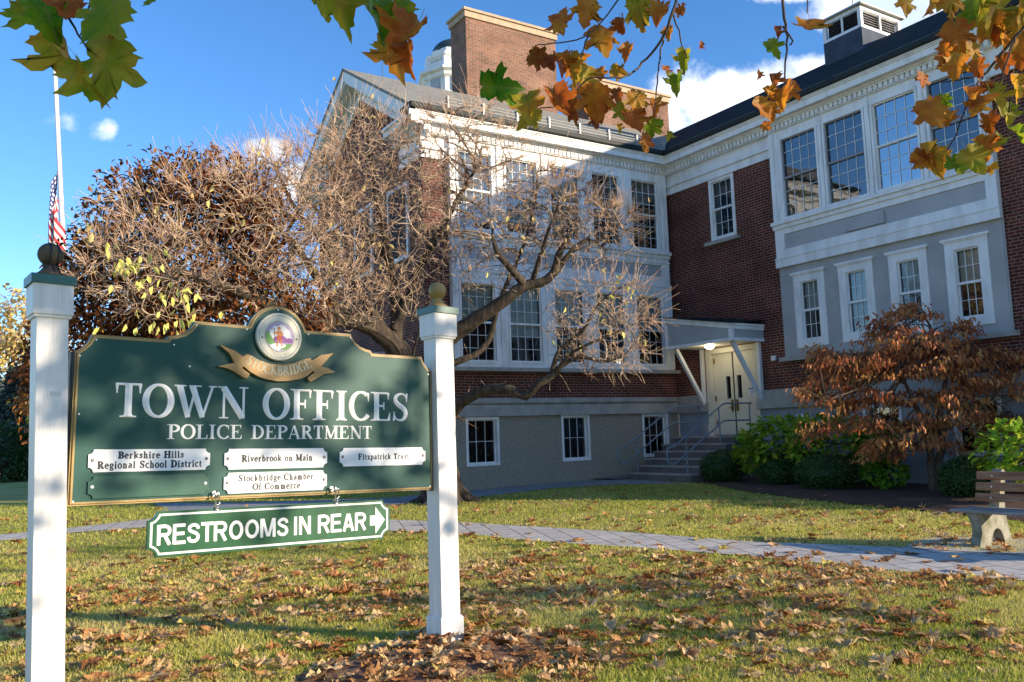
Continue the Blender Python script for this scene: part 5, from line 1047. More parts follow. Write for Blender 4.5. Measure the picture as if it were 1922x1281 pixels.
# --- the bare spreading tree in front of the left wing
tb = gnd(838, 942)
bare = empty('bare_tree', tb, 'wide leafless tree with dense tan twigs in front of the white window bays', 'tree')
bt = Tree()
d0 = float((tb-np.array([0, 0, H]))@CF)
bt.limb([tb-[0, 0, 0.15], ppx(826, 905, d0), ppx(815, 850, d0-0.1), ppx(790, 760, d0-0.2), ppx(762, 700, d0-0.3), ppx(742, 650, d0-0.3)], 0.46, 0.24, ns=12, wob=0.012)
for a in np.linspace(0, 2*np.pi, 7, endpoint=False): bt.limb([ppx(822, 880, d0), tb+[0.42*math.cos(a), 0.42*math.sin(a), 0.1], tb+[0.85*math.cos(a), 0.85*math.sin(a), -0.06]], 0.22, 0.05, 8, 7)
L_ = [([(785, 745, d0-.2), (820, 660, d0-.3), (870, 615, d0-.4), (920, 583, d0-.5), (962, 552, d0-.6), (990, 535, d0-.6), (1018, 530, d0-.6), (1040, 510, d0-.6), (1052, 470, d0-.6), (1068, 440, d0-.5)], .23, .05),
      ([(985, 537, d0-.6), (955, 500, d0-.8), (930, 470, d0-1), (925, 430, d0-1)], .09, .03), ([(1040, 515, d0-.6), (1075, 470, d0-.4), (1105, 450, d0-.2), (1130, 462, d0), (1150, 440, d0)], .07, .02), ([(1000, 530, d0-.6), (1022, 460, d0-.9), (1035, 420, d0-1), (1050, 380, d0-1)], .06, .02),
      ([(815, 850, d0-.1), (850, 775, d0-.7), (880, 747, d0-1), (915, 732, d0-1.2), (950, 728, d0-1.4), (990, 745, d0-1.5), (1008, 722, d0-1.6), (1035, 706, d0-1.6), (1050, 690, d0-1.6)], .15, .06),
      ([(1035, 706, d0-1.6), (1048, 660, d0-1.6), (1090, 625, d0-1.6), (1120, 575, d0-1.6), (1165, 540, d0-1.4)], .05, .016), ([(1050, 690, d0-1.6), (1090, 670, d0-1.7), (1140, 680, d0-1.7), (1180, 660, d0-1.6)], .045, .014), ([(1040, 700, d0-1.6), (1070, 665, d0-2), (1110, 645, d0-2.2), (1190, 610, d0-2)], .04, .014),
      ([(742, 660, d0-.3), (742, 560, d0-.2), (722, 450, d0-.2), (702, 340, d0), (690, 250, d0)], .15, .03), ([(740, 620, d0-.3), (790, 500, d0-.2), (845, 400, d0), (890, 320, d0)], .12, .03), ([(722, 480, d0-.2), (650, 380, d0-.5), (610, 290, d0-.6)], .07, .02),
      ([(745, 655, d0-.3), (700, 615, d0-.6), (640, 598, d0-1.2), (580, 610, d0-1.8), (500, 570, d0-2.6), (400, 530, d0-3.6), (310, 500, d0-4.4)], .22, .04), ([(640, 598, d0-1.2), (560, 470, d0-1.6), (480, 390, d0-2), (440, 320, d0-2.2)], .10, .025),
      ([(580, 610, d0-1.8), (470, 500, d0-3), (350, 440, d0-3.8)], .07, .02), ([(735, 640, d0-.3), (640, 500, d0-.8), (560, 400, d0-1), (520, 320, d0-1)], .10, .025), ([(790, 700, d0-.3), (905, 655, d0+.2), (940, 560, d0+.3), (990, 440, d0+.3), (1010, 330, d0+.2)], .08, .02),
      ([(762, 720, d0-.5), (750, 660, d0-1.2), (712, 625, d0-1.6), (660, 605, d0-2), (600, 575, d0-2.3), (540, 560, d0-2.5)], .055, .02), ([(770, 720, d0-.5), (778, 650, d0-1.3), (790, 610, d0-1.5), (770, 590, d0-1.6)], .04, .015)]
for pts, r0, r1 in L_: bt.limb([ppx(*p) for p in pts], r0, r1, ns=8, wob=0.007)
bt_limb = merge(bt.parts); bt.parts = []
EL = [(ppx(700, 430, d0-.3), (2.3, 1.7, 2.1), .55), (ppx(450, 460, d0-2.4), (2.3, 1.7, 1.2)), (ppx(290, 520, d0-4.2), (1.1, 1.2, 0.75)), (ppx(930, 430, d0-.3), (1.6, 1.0, 1.5)), (ppx(1100, 450, d0-.5), (1.0, 0.8, 0.65)),
      (ppx(1120, 615, d0-1.6), (1.05, 0.9, 0.95)), (ppx(560, 560, d0-2), (2.2, 1.3, 0.75)), (ppx(690, 285, d0-.2), (1.2, 1.1, 0.75), .35), (ppx(830, 330, d0-.2), (1.6, 1.0, 1.0), .7), (ppx(570, 400, d0-1), (1.7, 1.3, 1.2)), (ppx(870, 280, d0-.3), (1.3, .9, .9), .6), (ppx(1010, 400, d0-.3), (1.3, .9, .9)), (ppx(1120, 430, d0-.4), (.9, .8, .5))]
def clear(T): return T[~((T[:, 0] > 8.2) & (T[:, 1] > YW-0.65)) & (T[:, 0] < XW-0.6) & (T[:, 2] > 0.6)]
bt.reach(clear(sample(EL, 150, 0.2)), 0.035, 0.012, 9, 0.22, 0.15, 6)
bt.reach(clear(sample(EL, 900, 0.3)), 0.016, 0.006, 7, 0.22, 0.12, 4)
bt.reach(clear(sample(EL, 5000, 0.35)), 0.0080, 0.0042, 6, 0.10, 0.08, 3, rmax=1.2)
bt_br = merge(bt.parts); bt.parts = []
NT = 27000; ix = rng.choice(len(bt.pos), NT); cen = tb+np.array([-1.5, -1.0, 3.0]); outw = unit(bt.pos[ix]-cen)
T = bt.pos[ix]+(outw*0.5+unit(rng.normal(size=(NT, 3)))*0.75+np.array([0, 0, 0.28]))*rng.uniform(0.2, 0.7, (NT, 1))
bt.reach(clear(T), 0.0052, 0.0028, 5, 0.09, 0.04, 3, keep=False)
top = bt.pos[(bt.pos[:, 2] > tb[2]+5.2)]; tw = top[rng.choice(len(top), 380)]
bt.reach(tw+np.array([-.1, 0, 0.55])*rng.uniform(0.5, 1.5, (380, 1))+rng.normal(0, 0.18, (380, 3)), 0.007, 0.003, 5, 0.1, 0.0, 3, keep=False)
bt_tw = merge(bt.parts)
npmesh('trunk', *bt_limb, M['bark'], bare, smooth=True)
npmesh('branches', *bt_br, M['branch'], bare)
npmesh('twigs', *bt_tw, M['twig'], bare)
# the last yellow leaves
LV = []
for px, py, dd, n, sx, sy in ((265, 515, d0-5.4, 26, 55, 40), (225, 480, d0-5.4, 12, 20, 30), (340, 545, d0-5.2, 16, 60, 20), (300, 600, d0-5.2, 22, 70, 22), (165, 440, d0-5.4, 8, 10, 22), (620, 510, d0-2, 8, 40, 30), (570, 540, d0-2.4, 8, 50, 22),
                             (1160, 520, d0-1.4, 9, 60, 30), (1120, 600, d0-1.8, 9, 70, 60), (480, 300, d0-2.6, 12, 90, 30), (700, 200, d0, 14, 110, 35), (400, 400, d0-3.6, 26, 130, 60), (700, 420, d0-1.4, 26, 200, 110), (1000, 450, d0-.9, 12, 130, 70)):
    for _ in range(n): LV.append((ppx(px+random.gauss(0, sx*0.6), py+random.gauss(0, sy*0.6), dd+random.gauss(0, 0.25)), 0.15 if dd < d0-3 else 0.13, 1.0 if py > 470 and px < 700 or px > 1050 else 0.3))
P = np.array([l[0] for l in LV]); n = len(P)
v, l, s_ = leaves(P, np.array([0, 0, -1.])+rng.normal(0, 0.35, (n, 3)), rng.normal(size=(n, 3)), np.array([l[1] for l in LV])*rng.uniform(0.75, 1.1, n), 0.07, 0.35)
npmesh('last_leaves', v, l, s_, M['leaf_yellow'], bare, tint(n, vals=np.clip(np.array([l[2] for l in LV])+rng.normal(0, 0.2, n), 0, 1)))

# --- the russet leafy tree on the left
def leafy(name, base, label, ells, n, L, Wd, lm, bm, tr=0.13, droop=0.5, seed=0, tintf=None, ntw=260, shell=0.55, group=None, cat='tree', leafname='crown', sprig=0):
    root = empty(name, base, label, cat, group); t = Tree(); c = np.mean([e[0] for e in ells], axis=0)
    t.limb([np.array(base)-[0, 0, 0.1], np.array(base)+(c-base)*[0.25, 0.25, 0.5], c], tr, tr*0.4, ns=8)
    t.reach(sample(ells, 26, 0.3), tr*0.45, 0.015, 8, 0.15, 0.1, 5); tw = t.reach(sample(ells, ntw, 0.4), 0.014, 0.004, 6, 0.2, 0.1, 4)
    npmesh('trunk', *merge(t.parts), bm, root, smooth=True)
    cl = sample(ells, n//9, shell); P = np.repeat(cl, 9, 0)+rng.normal(0, L*0.75, (len(cl)*9, 3)); m = len(P)
    ax = unit(P-c)*0.6+rng.normal(0, 0.55, (m, 3))+np.array([0, 0, -droop]); up = unit(P-c)*0.7+rng.normal(0, 0.5, (m, 3))+np.array([0, 0, 0.6])
    v, l, s_ = leaves(P, ax, up, L*rng.uniform(0.7, 1.2, m), Wd*rng.uniform(0.8, 1.15, m), 0.22, 0.12)
    tv = np.repeat(rng.uniform(0, 1, len(cl)), 9)*0.55+rng.uniform(0, 0.45, m)
    if tintf is not None: tv = tintf(P, tv)
    npmesh(leafname, v, l, s_, lm, root, tint(m, vals=tv)); return root
db = 15.5
ER = [(ppx(330, 470, db), (1.75, 1.5, 1.7)), (ppx(390, 375, db), (1.25, 1.1, 0.9)), (ppx(210, 560, db), (1.05, 1.1, 1.3)), (ppx(150, 690, db-.3), (0.95, 1.0, 1.2)), (ppx(440, 600, db), (1.8, 1.3, 1.2)), (ppx(150, 520, db), (0.45, 0.6, 0.55)), (ppx(105, 750, db), (0.5, 0.7, 0.9)), (ppx(480, 420, db), (0.6, 0.7, 0.8))]
leafy('russet_tree', gnd(300, 935), 'dense russet brown leafy tree behind the green sign at the left', ER, 21000, 0.125, 0.06, M['leaf_brown'], M['bark'], 0.14, 0.5,
      tintf=lambda P, t: np.clip(t*0.95+np.where(P[:, 2] < 2.6, 0.22, 0.0), 0, 1))
# --- the bronze dogwood in front of the right wing
mb = gnd(1752, 926); dm = float((mb-np.array([0, 0, H]))@CF)
mp_ = empty('bronze_dogwood', mb, 'small tree with drooping bronze leaves in tiers in front of the grey stucco wall', 'tree'); t = Tree()
t.limb([mb-[0, 0, .1], ppx(1748, 880, dm), ppx(1742, 820, dm), ppx(1728, 780, dm), ppx(1700, 720, dm)], .085, .03, wob=0.006); t.limb([mb-[0, 0, .1], ppx(1758, 880, dm), ppx(1769, 830, dm-.1), ppx(1764, 780, dm-.1), ppx(1775, 690, dm), ppx(1740, 600, dm)], .085, .02, wob=0.006)
t.limb([ppx(1769, 815, dm-.1), ppx(1800, 790, dm-.3), ppx(1850, 760, dm-.4)], .04, .014)
SH = [(1715, 580, 45, .10), (1690, 625, 65, .14), (1650, 600, 22, .07), (1800, 605, 28, .06), (1740, 645, 90, .12), (1700, 665, 120, .14), (1600, 670, 80, .10), (1535, 660, 26, .06), (1720, 690, 190, .15), (1860, 665, 70, .10), (1570, 715, 75, .09), (1870, 720, 95, .12), (1700, 745, 150, .16), (1540, 738, 40, .08), (1820, 780, 120, .14), (1640, 790, 130, .13), (1895, 790, 36, .12), (1720, 825, 95, .10), (1655, 838, 40, .10)]
C_, A_ = [], []
for px, py, hw, th in SH:
    n = int(hw*0.66)+6; k = rng.uniform(-1, 1, n)
    for q in k: C_.append(ppx(px+hw*q, py+abs(q)*14+rng.normal(0, 9), dm+rng.normal(0, 0.55)*min(1.0, hw/70)))
C_ = np.array(C_); 
t.reach(C_[rng.choice(len(C_), 60)], .022, .008, 8, 0.12, 0.12, 5); t.reach(C_, .008, .003, 6, 0.12, 0.08, 3)
npmesh('trunk', *merge(t.parts), M['maple_bark'], mp_, smooth=True)
P = np.repeat(C_, 10, 0)+rng.normal(0, 1, (len(C_)*10, 3))*np.array([.085, .085, .035]); m = len(P); out_ = unit((P-mb)*[1, 1, 0])
v, l, s_ = leaves(P, out_*0.35+rng.normal(0, .32, (m, 3))+np.array([0, 0, -0.75]), out_*0.7+np.array([0, 0, 0.6])+rng.normal(0, .45, (m, 3)), 0.11*rng.uniform(.7, 1.2, m), 0.040, 0.25, 0.2)
npmesh('crown', v, l, s_, M['leaf_maple'], mp_, tint(m, vals=np.clip(np.repeat(rng.uniform(0, .7, len(C_)), 10)+rng.uniform(0, .35, m)+np.where(P[:, 2] < 1.7, .1, 0), 0, 1)))
# --- hydrangeas and clipped boxwoods
def shrub(name, base, label, ells, n, L, Wd, lm, group, lo=0, hi=1):
    root = empty(name, base, label, 'shrub', group); t = Tree(); base = np.array(base)
    t.limb([base-[0, 0, .05], base+[0, 0, .25]], .03, .02); t.reach(sample(ells, 60, .5), .012, .005, 6, .15, .15, 4); npmesh('stems', *merge(t.parts), M['maple_bark'], root)
    P = sample(ells, n, .62); m = len(P); c = np.mean([e[0] for e in ells], 0); ax = unit(P-c)+rng.normal(0, .5, (m, 3))+np.array([0, 0, -.25]); up = np.array([0, 0, 1.])+unit(P-c)*.5+rng.normal(0, .35, (m, 3))
    v, l, s_ = leaves(P, ax, up, L*rng.uniform(.6, 1.15, m), Wd*rng.uniform(.7, 1.1, m), .13, .1); npmesh('foliage', v, l, s_, lm, root, tint(m, vals=np.clip(rng.beta(2, 2.6, m)*(hi-lo)+lo, 0, 1)))
hb = np.array([15.6, 13.4, gz(15.6, 13.4)]); up_ = lambda p, z: np.array([p[0], p[1], z])
shrub('hydrangea', hb, 'large yellow green hydrangea between the steps and the bronze tree', [(ppx(1470, 832, 19.0), (0.95, .7, .6)), (ppx(1412, 850, 19.2), (.38, .5, .45)), (ppx(1560, 832, 18.2), (0.95, .6, .62)), (ppx(1640, 840, 17.6), (.5, .6, .5))], 2700, .17, .105, M['leaf_hyd'], 'hydrangeas along the wall')
hb2 = gnd(1655, 912); shrub('hydrangea', hb2, 'small dark green hydrangea low beside the bronze tree trunk', [(ppx(1660, 885, 16.6), (.42, .4, .28))], 300, .16, .10, M['leaf_hyd'], 'hydrangeas along the wall', 0, .4)
shrub('hydrangea', np.array([15.6, 7.4, .25]), 'bright green hydrangea behind the bench at the right edge', [(ppx(1905, 845, 14.0), (.6, .5, .48)), (ppx(1960, 850, 13.4), (.7, .5, .5))], 800, .17, .115, M['leaf_hyd'], 'hydrangeas along the wall', 0, .85)
def box_ball(px, py, rpx, hpx, label):
    b = gnd(px, py); d = float((b-np.array([0, 0, H]))@CF); r = rpx*d/F_PX; h = hpx*d/F_PX/2; b = b+np.array([CFH[0], CFH[1], 0])*r*0.7; b[2] = gz(b[0], b[1]); c = b+[0, 0, h*0.95]
    root = empty('boxwood', b, label, 'shrub', 'clipped boxwoods in the mulch bed'); 
    core = MB(); core.lathe([(max(0.02, r*.88*math.sin(a)), -h*.88*math.cos(a)) for a in np.linspace(.15, math.pi-.1, 10)], c, 20); core.build('stems', M['leaf_box'], root, smooth=True)  # solid dark inner ball, put in behind the leaves instead of stems
    n = 4200; u = unit(rng.normal(size=(n, 3))); bump = 1+.05*np.sin(u[:, 0]*7)*np.cos(u[:, 1]*6+u[:, 2]*5); P = c+u*np.array([r, r, h])*rng.uniform(.86, 1.04, (n, 1))*bump[:, None]
    v, l, s_ = leaves(P, u*.6+rng.normal(0, .6, (n, 3)), u+rng.normal(0, .4, (n, 3)), .042*rng.uniform(.7, 1.2, n), .026, .15, .1); npmesh('foliage', v, l, s_, M['leaf_box'], root, tint(n))
box_ball(1368, 908, 44, 62, 'clipped round boxwood right beside the entrance steps'); box_ball(1478, 915, 44, 52, 'smallest clipped boxwood, under the middle of the large hydrangea'); box_ball(1572, 926, 62, 72, 'broad clipped boxwood under the left end of the bronze tree'); box_ball(1842, 942, 54, 84, 'tall clipped boxwood right behind the bench')

# ------------------------------------------------------------------ bench
bx0, by0 = 9.74, 5.70; bz = gz(9.9, 5.2)
bench = empty('park_bench', (bx0+.3, by0-.9, bz), 'concrete legged park bench with brown plank back at the right edge by the path', 'bench')
def bleg(y):
    m = MB(); fr = (np.array([bx0, y, bz]), (1, 0, 0), (0, 0, 1), (0, -1, 0))
    arch = [(.18+.13*0+.13*math.cos(a)+.13, .0+.19*math.sin(a)) for a in np.linspace(0, math.pi, 11)]
    left = [(-.02, 0), (.0, .06), (.045, .16), (.05, .26), (.0, .36), (-.05, .405), (.33, .405)]
    poly = [(.49, 0), (.66, 0), (.63, .1), (.57, .25), (.56, .405), (.60, .62), (.66, .82), (.655, .86), (.61, .875), (.56, .85), (.50, .62), (.44, .45), (.33, .405)]
    P = [(-.03, 0), (.0, .08), (.045, .17), (.045, .26), (-.01, .36), (-.05, .405), (.43, .405), (.50, .62), (.56, .85), (.60, .875), (.645, .86), (.655, .82), (.60, .62), (.575, .42), (.60, .25), (.66, .08), (.68, 0), (.50, 0)]+[(.365+.135*math.cos(a), .005+.2*math.sin(a)) for a in np.linspace(.02, math.pi-.02, 11)]+[(.23, 0)]
    m.prism(P, fr, 0, .12); return m
for y in (by0, by0-1.45): bleg(y).build('leg', M['concrete'], bench, bevel=.012)
for i, x in enumerate((-.07, .085, .24)):
    m = MB(); m.box((bx0+x, by0+.18, bz+.407), (bx0+x+.145, by0-1.78, bz+.445)); m.build('seat_plank', M['plank_grey'], bench, bevel=.008)
for i in range(3):
    z = .50+.125*i; o = .455+.034*i; m = MB(); m.bar((bx0+o-.035, by0+.13, bz+z+.05), (bx0+o-.035, by0-1.73, bz+z+.05), .04, .095, (.25, 0, 1)); pk = m.build('back_plank', M['plank'], bench, bevel=.006)
    for yy in (by0-.06, by0-1.51): m = MB(); m.lathe([(.012, 0), (.011, .006), (.005, .009)], (bx0+o-.056, yy, bz+z+.05), 10, (np.array([0, 1., 0]), np.array([0, 0, 1.]), np.array([-1., 0, 0]))); m.build('bolt', M['steel'], pk)
    

# ------------------------------------------------------------------ flagpole and flag
fd = 42.0; pt_, pb_ = at(100, 60, fd), at(132, 760, fd); dirp = (pt_-pb_)/np.linalg.norm(pt_-pb_); pb_ = pb_-dirp*((pb_[2]-gz(*pb_[:2]))/dirp[2]); pt_ = pt_+dirp*2
fp = empty('flagpole', pb_, 'tall white flagpole standing behind the left sign post', 'flagpole')
m = MB(); m.tube([pb_, pb_+(pt_-pb_)*.5, pt_], [.15, .125, .08], 14); m.build('pole', M['pole'], fp, smooth=True)
m = MB(); m.lathe([(.02, 0), (.12, .05), (.15, .14), (.12, .23), (.02, .28)], pt_, 14); m.build('ball_finial', M['brass'], fp, smooth=True)
m = MB(); m.tube([pb_+dirp*1.2+CRH*.17, pt_-dirp*.1+CRH*.10], .012, 5); m.build('halyard', M['snow_rail'], fp)
def flag_material():
    m = bpy.data.materials.new('flag_cloth'); N, Lk = nodes(m); b = N['Principled BSDF']; b.inputs['Roughness'].default_value = .8
    at_ = N.new('ShaderNodeAttribute'); at_.attribute_name = 'uvw'; sp = N.new('ShaderNodeSeparateXYZ'); Lk.new(at_.outputs['Vector'], sp.inputs[0])
    def mth(op, a, v=None): 
        q = N.new('ShaderNodeMath'); q.operation = op; Lk.new(a, q.inputs[0])
        if v is not None: q.inputs[1].default_value = v
        return q.outputs[0]
    st_ = mth('LESS_THAN', mth('MODULO', mth('FLOOR', mth('MULTIPLY', sp.outputs[1], 13)), 2), .5)
    mx = N.new('ShaderNodeMix'); mx.data_type = 'RGBA'; mx.inputs['A'].default_value = (.75, .74, .72, 1); mx.inputs['B'].default_value = (.50, .03, .035, 1); Lk.new(st_, mx.inputs['Factor'])
    can = N.new('ShaderNodeMath'); can.operation = 'MULTIPLY'; Lk.new(mth('LESS_THAN', sp.outputs[0], .4), can.inputs[0]); Lk.new(mth('GREATER_THAN', sp.outputs[1], 6/13), can.inputs[1])
    fu = mth('SUBTRACT', mth('FRACT', mth('MULTIPLY', sp.outputs[0], 15)), .5); fv = mth('SUBTRACT', mth('FRACT', mth('MULTIPLY', sp.outputs[1], 11)), .5)
    su = mth('MULTIPLY', fu, 1.0); q1 = N.new('ShaderNodeMath'); q1.operation = 'MULTIPLY'; Lk.new(fu, q1.inputs[0]); Lk.new(fu, q1.inputs[1]); q2 = N.new('ShaderNodeMath'); q2.operation = 'MULTIPLY'; Lk.new(fv, q2.inputs[0]); Lk.new(fv, q2.inputs[1])
    q3 = N.new('ShaderNodeMath'); q3.operation = 'ADD'; Lk.new(q1.outputs[0], q3.inputs[0]); Lk.new(q2.outputs[0], q3.inputs[1]); star = mth('LESS_THAN', q3.outputs[0], .07)
    bl = N.new('ShaderNodeMix'); bl.data_type = 'RGBA'; bl.inputs['A'].default_value = (.03, .045, .16, 1); bl.inputs['B'].default_value = (.75, .75, .75, 1); Lk.new(star, bl.inputs['Factor'])
    fm = N.new('ShaderNodeMix'); fm.data_type = 'RGBA'; Lk.new(can.outputs[0], fm.inputs['Factor']); Lk.new(mx.outputs['Result'], fm.inputs['A']); Lk.new(bl.outputs['Result'], fm.inputs['B']); Lk.new(fm.outputs['Result'], b.inputs['Base Color']); return m
def flag():
    ft, hgt, wid = at(107, 318, fd-.25), 2.6, 4.0; nu, nv = 40, 26; V = []; UV = []; Fs = []
    for i in range(nu+1):
        for j in range(nv+1):
            u, v = i/nu, j/nv                               # u from the hoist, v upward; the cloth hangs in folds off the hoist
            fall = (1-v)*hgt+u*wid*.86; x = -.15-.95*math.sin(min(1, u*1.1)*1.5)*.55*(0.5+.5*(1-v))+.16*math.sin(u*13+v*2); dep = .28*math.cos(u*13+v*3)*(.3+.7*u)
            if u > .35: x += (u-.35)*1.55
            V.append(tuple(ft+CRH*x*.55-CFH*dep+np.array([0, 0, -fall*.93]))); UV.append((u, v, 0))
    for i in range(nu):
        for j in range(nv): a = i*(nv+1)+j; Fs.append((a, a+nv+1, a+nv+2, a+1))
    e_ = empty('flag', ft, 'limp red white and blue striped flag hanging at half staff from the white pole', 'flag'); b = MB(); b.add(V, Fs); o = b.build('cloth', flag_material(), e_, smooth=True)
    a = o.data.attributes.new('uvw', 'FLOAT_VECTOR', 'POINT'); a.data.foreach_set('vector', np.array(UV, np.float32).ravel())
flag()

# ------------------------------------------------------------------ the domed belfry far behind the roof
dc = 48.0; bc = at(852, 160, dc); u1 = dc/F_PX
bf = empty('domed_belfry', (bc[0], bc[1], .29), 'white octagonal belfry with a dark dome rising behind the brick chimney', 'tower')
zz = lambda py: float(at(852, py, dc)[2]); c0 = (bc[0], bc[1], 0)
def octa(m, prof, n=8): m.lathe(prof, c0, n)
m = MB(); octa(m, [(58*u1, .3), (58*u1, zz(152)), ]); octa(m, [(52*u1, zz(152)), (52*u1, zz(130))]); m.build('shaft', M['white'], bf)
m = MB(); octa(m, [(58*u1, zz(168)), (63*u1, zz(163)), (64*u1, zz(158)), (70*u1, zz(154)), (70*u1, zz(149)), (52*u1, zz(147))]); octa(m, [(50*u1, zz(128)), (56*u1, zz(122)), (57*u1, zz(117)), (44*u1, zz(112))]); octa(m, [(44*u1, zz(112)), (44*u1, zz(104))]); m.build('cornice', M['white'], bf)
m = MB(); m.lathe([(41*u1*math.cos(a), zz(105)+31*u1*math.sin(a)) for a in np.linspace(0, 1.5, 12)]+[(.05, zz(70))], c0, 32); m.build('dome', M['copper'], bf, smooth=True)
m = MB()
for k in range(8):
    a = k*math.pi/4; m.box((bc[0]+54*u1*math.cos(a)-.12, bc[1]+54*u1*math.sin(a)-.12, zz(147)), (bc[0]+54*u1*math.cos(a)+.12, bc[1]+54*u1*math.sin(a)+.12, zz(128)))
m.build('pilaster', M['white'], bf)
m = MB()
for k in range(8):
    a = (k+.5)*math.pi/4; r = 58*u1*math.cos(math.pi/8)+.02; q = np.array([bc[0]+r*math.cos(a), bc[1]+r*math.sin(a)]); tt_ = np.array([-math.sin(a), math.cos(a)])
    pts = [(-.3, 0), (.3, 0), (.3, .7)]+[(.3*math.cos(w), .7+.3*math.sin(w)) for w in np.linspace(.2, math.pi-.2, 7)]+[(-.3, .7)]
    m.prism(pts, ((q[0], q[1], zz(192)), (tt_[0], tt_[1], 0), (0, 0, 1), (math.cos(a), math.sin(a), 0)), 0, .05)
m.build('belfry_opening', M['panel_grey'], bf)

# ------------------------------------------------------------------ far trees at the left edge
def far_leafy(px, py_top, py_base, depth, wpx, label, lm, n, L, name='autumn_tree', thin=False):
    b = at(px, py_base, depth); b[2] = gz(b[0], b[1]); s = depth/F_PX; zt_ = at(px, py_top, depth)[2]; h = zt_-b[2]
    leafy(name, b, label, [(np.array([b[0], b[1], b[2]+h*.80]), (wpx*s*.5, wpx*s*.5, h*.19)), (np.array([b[0], b[1], b[2]+h*.55]), (wpx*s*.42, wpx*s*.45, h*.22))], n, L, L*.6, lm, M['twig'] if thin else M['bark'], .22, .3, ntw=420, shell=.4, group='trees beyond the lawn')
far_leafy(18, 525, 880, 46, 95, 'tall thin golden tree above the spruce at the left edge', M['leaf_gold'], 1500, .30, thin=True)
def spruce(px, py_top, py_base, depth, wpx, label):
    b = at(px, py_base, depth); b[2] = gz(b[0], b[1]); s = depth/F_PX; h = at(px, py_top, depth)[2]-b[2]; root = empty('spruce_tree', b, label, 'tree', 'trees beyond the lawn')
    m = MB(); m.tube([b-[0, 0, .2], b+[0, 0, h*.98]], [.2, .02], 8); m.build('trunk', M['bark'], root)
    n = 9000; t_ = rng.uniform(.02, 1, n)**1.3; t_ = 1-t_; tier = np.floor(t_*16)/16; frac = (t_-tier)*16; r = wpx*s*.5*(1-t_)*(1.15-.5*frac)*rng.uniform(.3, 1, n)**.6+.05; a = rng.uniform(0, 2*np.pi, n); lump = 1+.18*np.sin(a*5+tier*40)
    P = b+np.stack([r*lump*np.cos(a), r*lump*np.sin(a), h*(.08+.92*t_)], 1); ax = np.stack([np.cos(a), np.sin(a), np.full(n, -.25)], 1)+rng.normal(0, .4, (n, 3))
    v, l, s_ = leaves(P, ax, np.array([0, 0, 1.])+rng.normal(0, .5, (n, 3)), .42*rng.uniform(.6, 1.2, n), .12, .1); npmesh('crown', v, l, s_, M['leaf_spruce'], root, tint(n))
spruce(28, 690, 880, 40, 120, 'blue grey spruce in sun at the left edge'); spruce(-40, 640, 880, 44, 150, 'larger blue grey spruce cut off by the left edge')
for px, py, d_, w_, lab in ((8, 800, 36, 1.5, 'dark round bush left of the white post, nearest the frame edge'), (52, 806, 37, 1.3, 'dark round bush directly beside the white post')):
    b = at(px, 880, d_); b[2] = gz(b[0], b[1]); zt_ = at(px, py, d_)[2]-b[2]
    shrub('dark_bush', b, lab, [(b+np.array([0, 0, zt_*.5]), (w_*.75, w_*.7, zt_*.55))], 1500, .22, .13, M['leaf_box'], 'dark bushes beyond the lawn')

# ------------------------------------------------------------------ fallen leaves
HALF = [(0.0, 0.0), (0.10, -0.09), (0.26, -0.06), (0.33, 0.02), (0.44, -0.01), (0.43, 0.10), (0.56, 0.14), (0.46, 0.22), (0.43, 0.31), (0.36, 0.36), (0.50, 0.40), (0.56, 0.47), (0.69, 0.53), (0.58, 0.58), (0.53, 0.67), (0.42, 0.63), (0.30, 0.59), (0.30, 0.70), (0.235, 0.76), (0.23, 0.87), (0.13, 0.90), (0.07, 1.0), (0.0, 1.10)]
def lobed_leaf(size, bend, cup, seed, ragged=0.03, stem_=0.5, crumple=0.0):
    """sycamore leaf: outer rim, inner ring, midrib; returns vertices (base at origin, tip along +y) and faces"""
    r = np.random.default_rng(seed); out = [np.array(p)+r.normal(0, ragged, 2)*(1 if 0 < i < len(HALF)-1 else 0) for i, p in enumerate(HALF)]
    rim = out+[np.array([-p[0], p[1]])+r.normal(0, ragged, 2) for p in out[-2:0:-1]]; rim = np.array(rim); c = np.array([0, 0.36]); n = len(rim)
    mid = c+(rim-c)*0.55; P2 = np.vstack([rim, mid, c[None]]); x, y = P2[:, 0], P2[:, 1]-0.36
    ang = np.arctan2(x, y+1e-6); rr = np.hypot(x, y)
    ph = r.uniform(0, 6.28, 3)
    z = cup*(np.abs(x)**1.5)*1.3+bend*y*np.abs(y)*1.2+0.10*rr*np.sin(ang*5+ph[0])*(0.4+cup)+0.05*np.sin(x*9+ph[1])*np.sin(y*8+ph[2])
    z += -0.045*np.cos(ang*5)*(rr > .12)*0.5+crumple*(np.sin(x*7+ph[1])*np.sin(y*6+ph[0])+r.normal(0, .35, len(x))*(rr > .3))
    sx = 1-0.25*min(1, abs(cup)); V = np.stack([x*sx, y+0.36-bend*0.15*y*y, z-z.min() if False else z], 1)*size
    F = [(i, (i+1) % n, n+(i+1) % n, n+i) for i in range(n)]+[(n+i, n+(i+1) % n, 2*n) for i in range(n)]
    V = V.tolist(); b = len(V); w = 0.008*size
    if stem_: 
        V += [(-w, 0, V[0][2]), (w, 0, V[0][2]), (w*.8, -stem_*size*.5, V[0][2]+.02*size), (w*.8+stem_*.1*size, -stem_*size, V[0][2]+.06*size), (-w*.8+stem_*.1*size, -stem_*size, V[0][2]+.06*size), (-w*.8, -stem_*size*.5, V[0][2]+.02*size)]
        F += [(b, b+1, b+2, b+5), (b+5, b+2, b+3, b+4)]
    return np.array(V), F
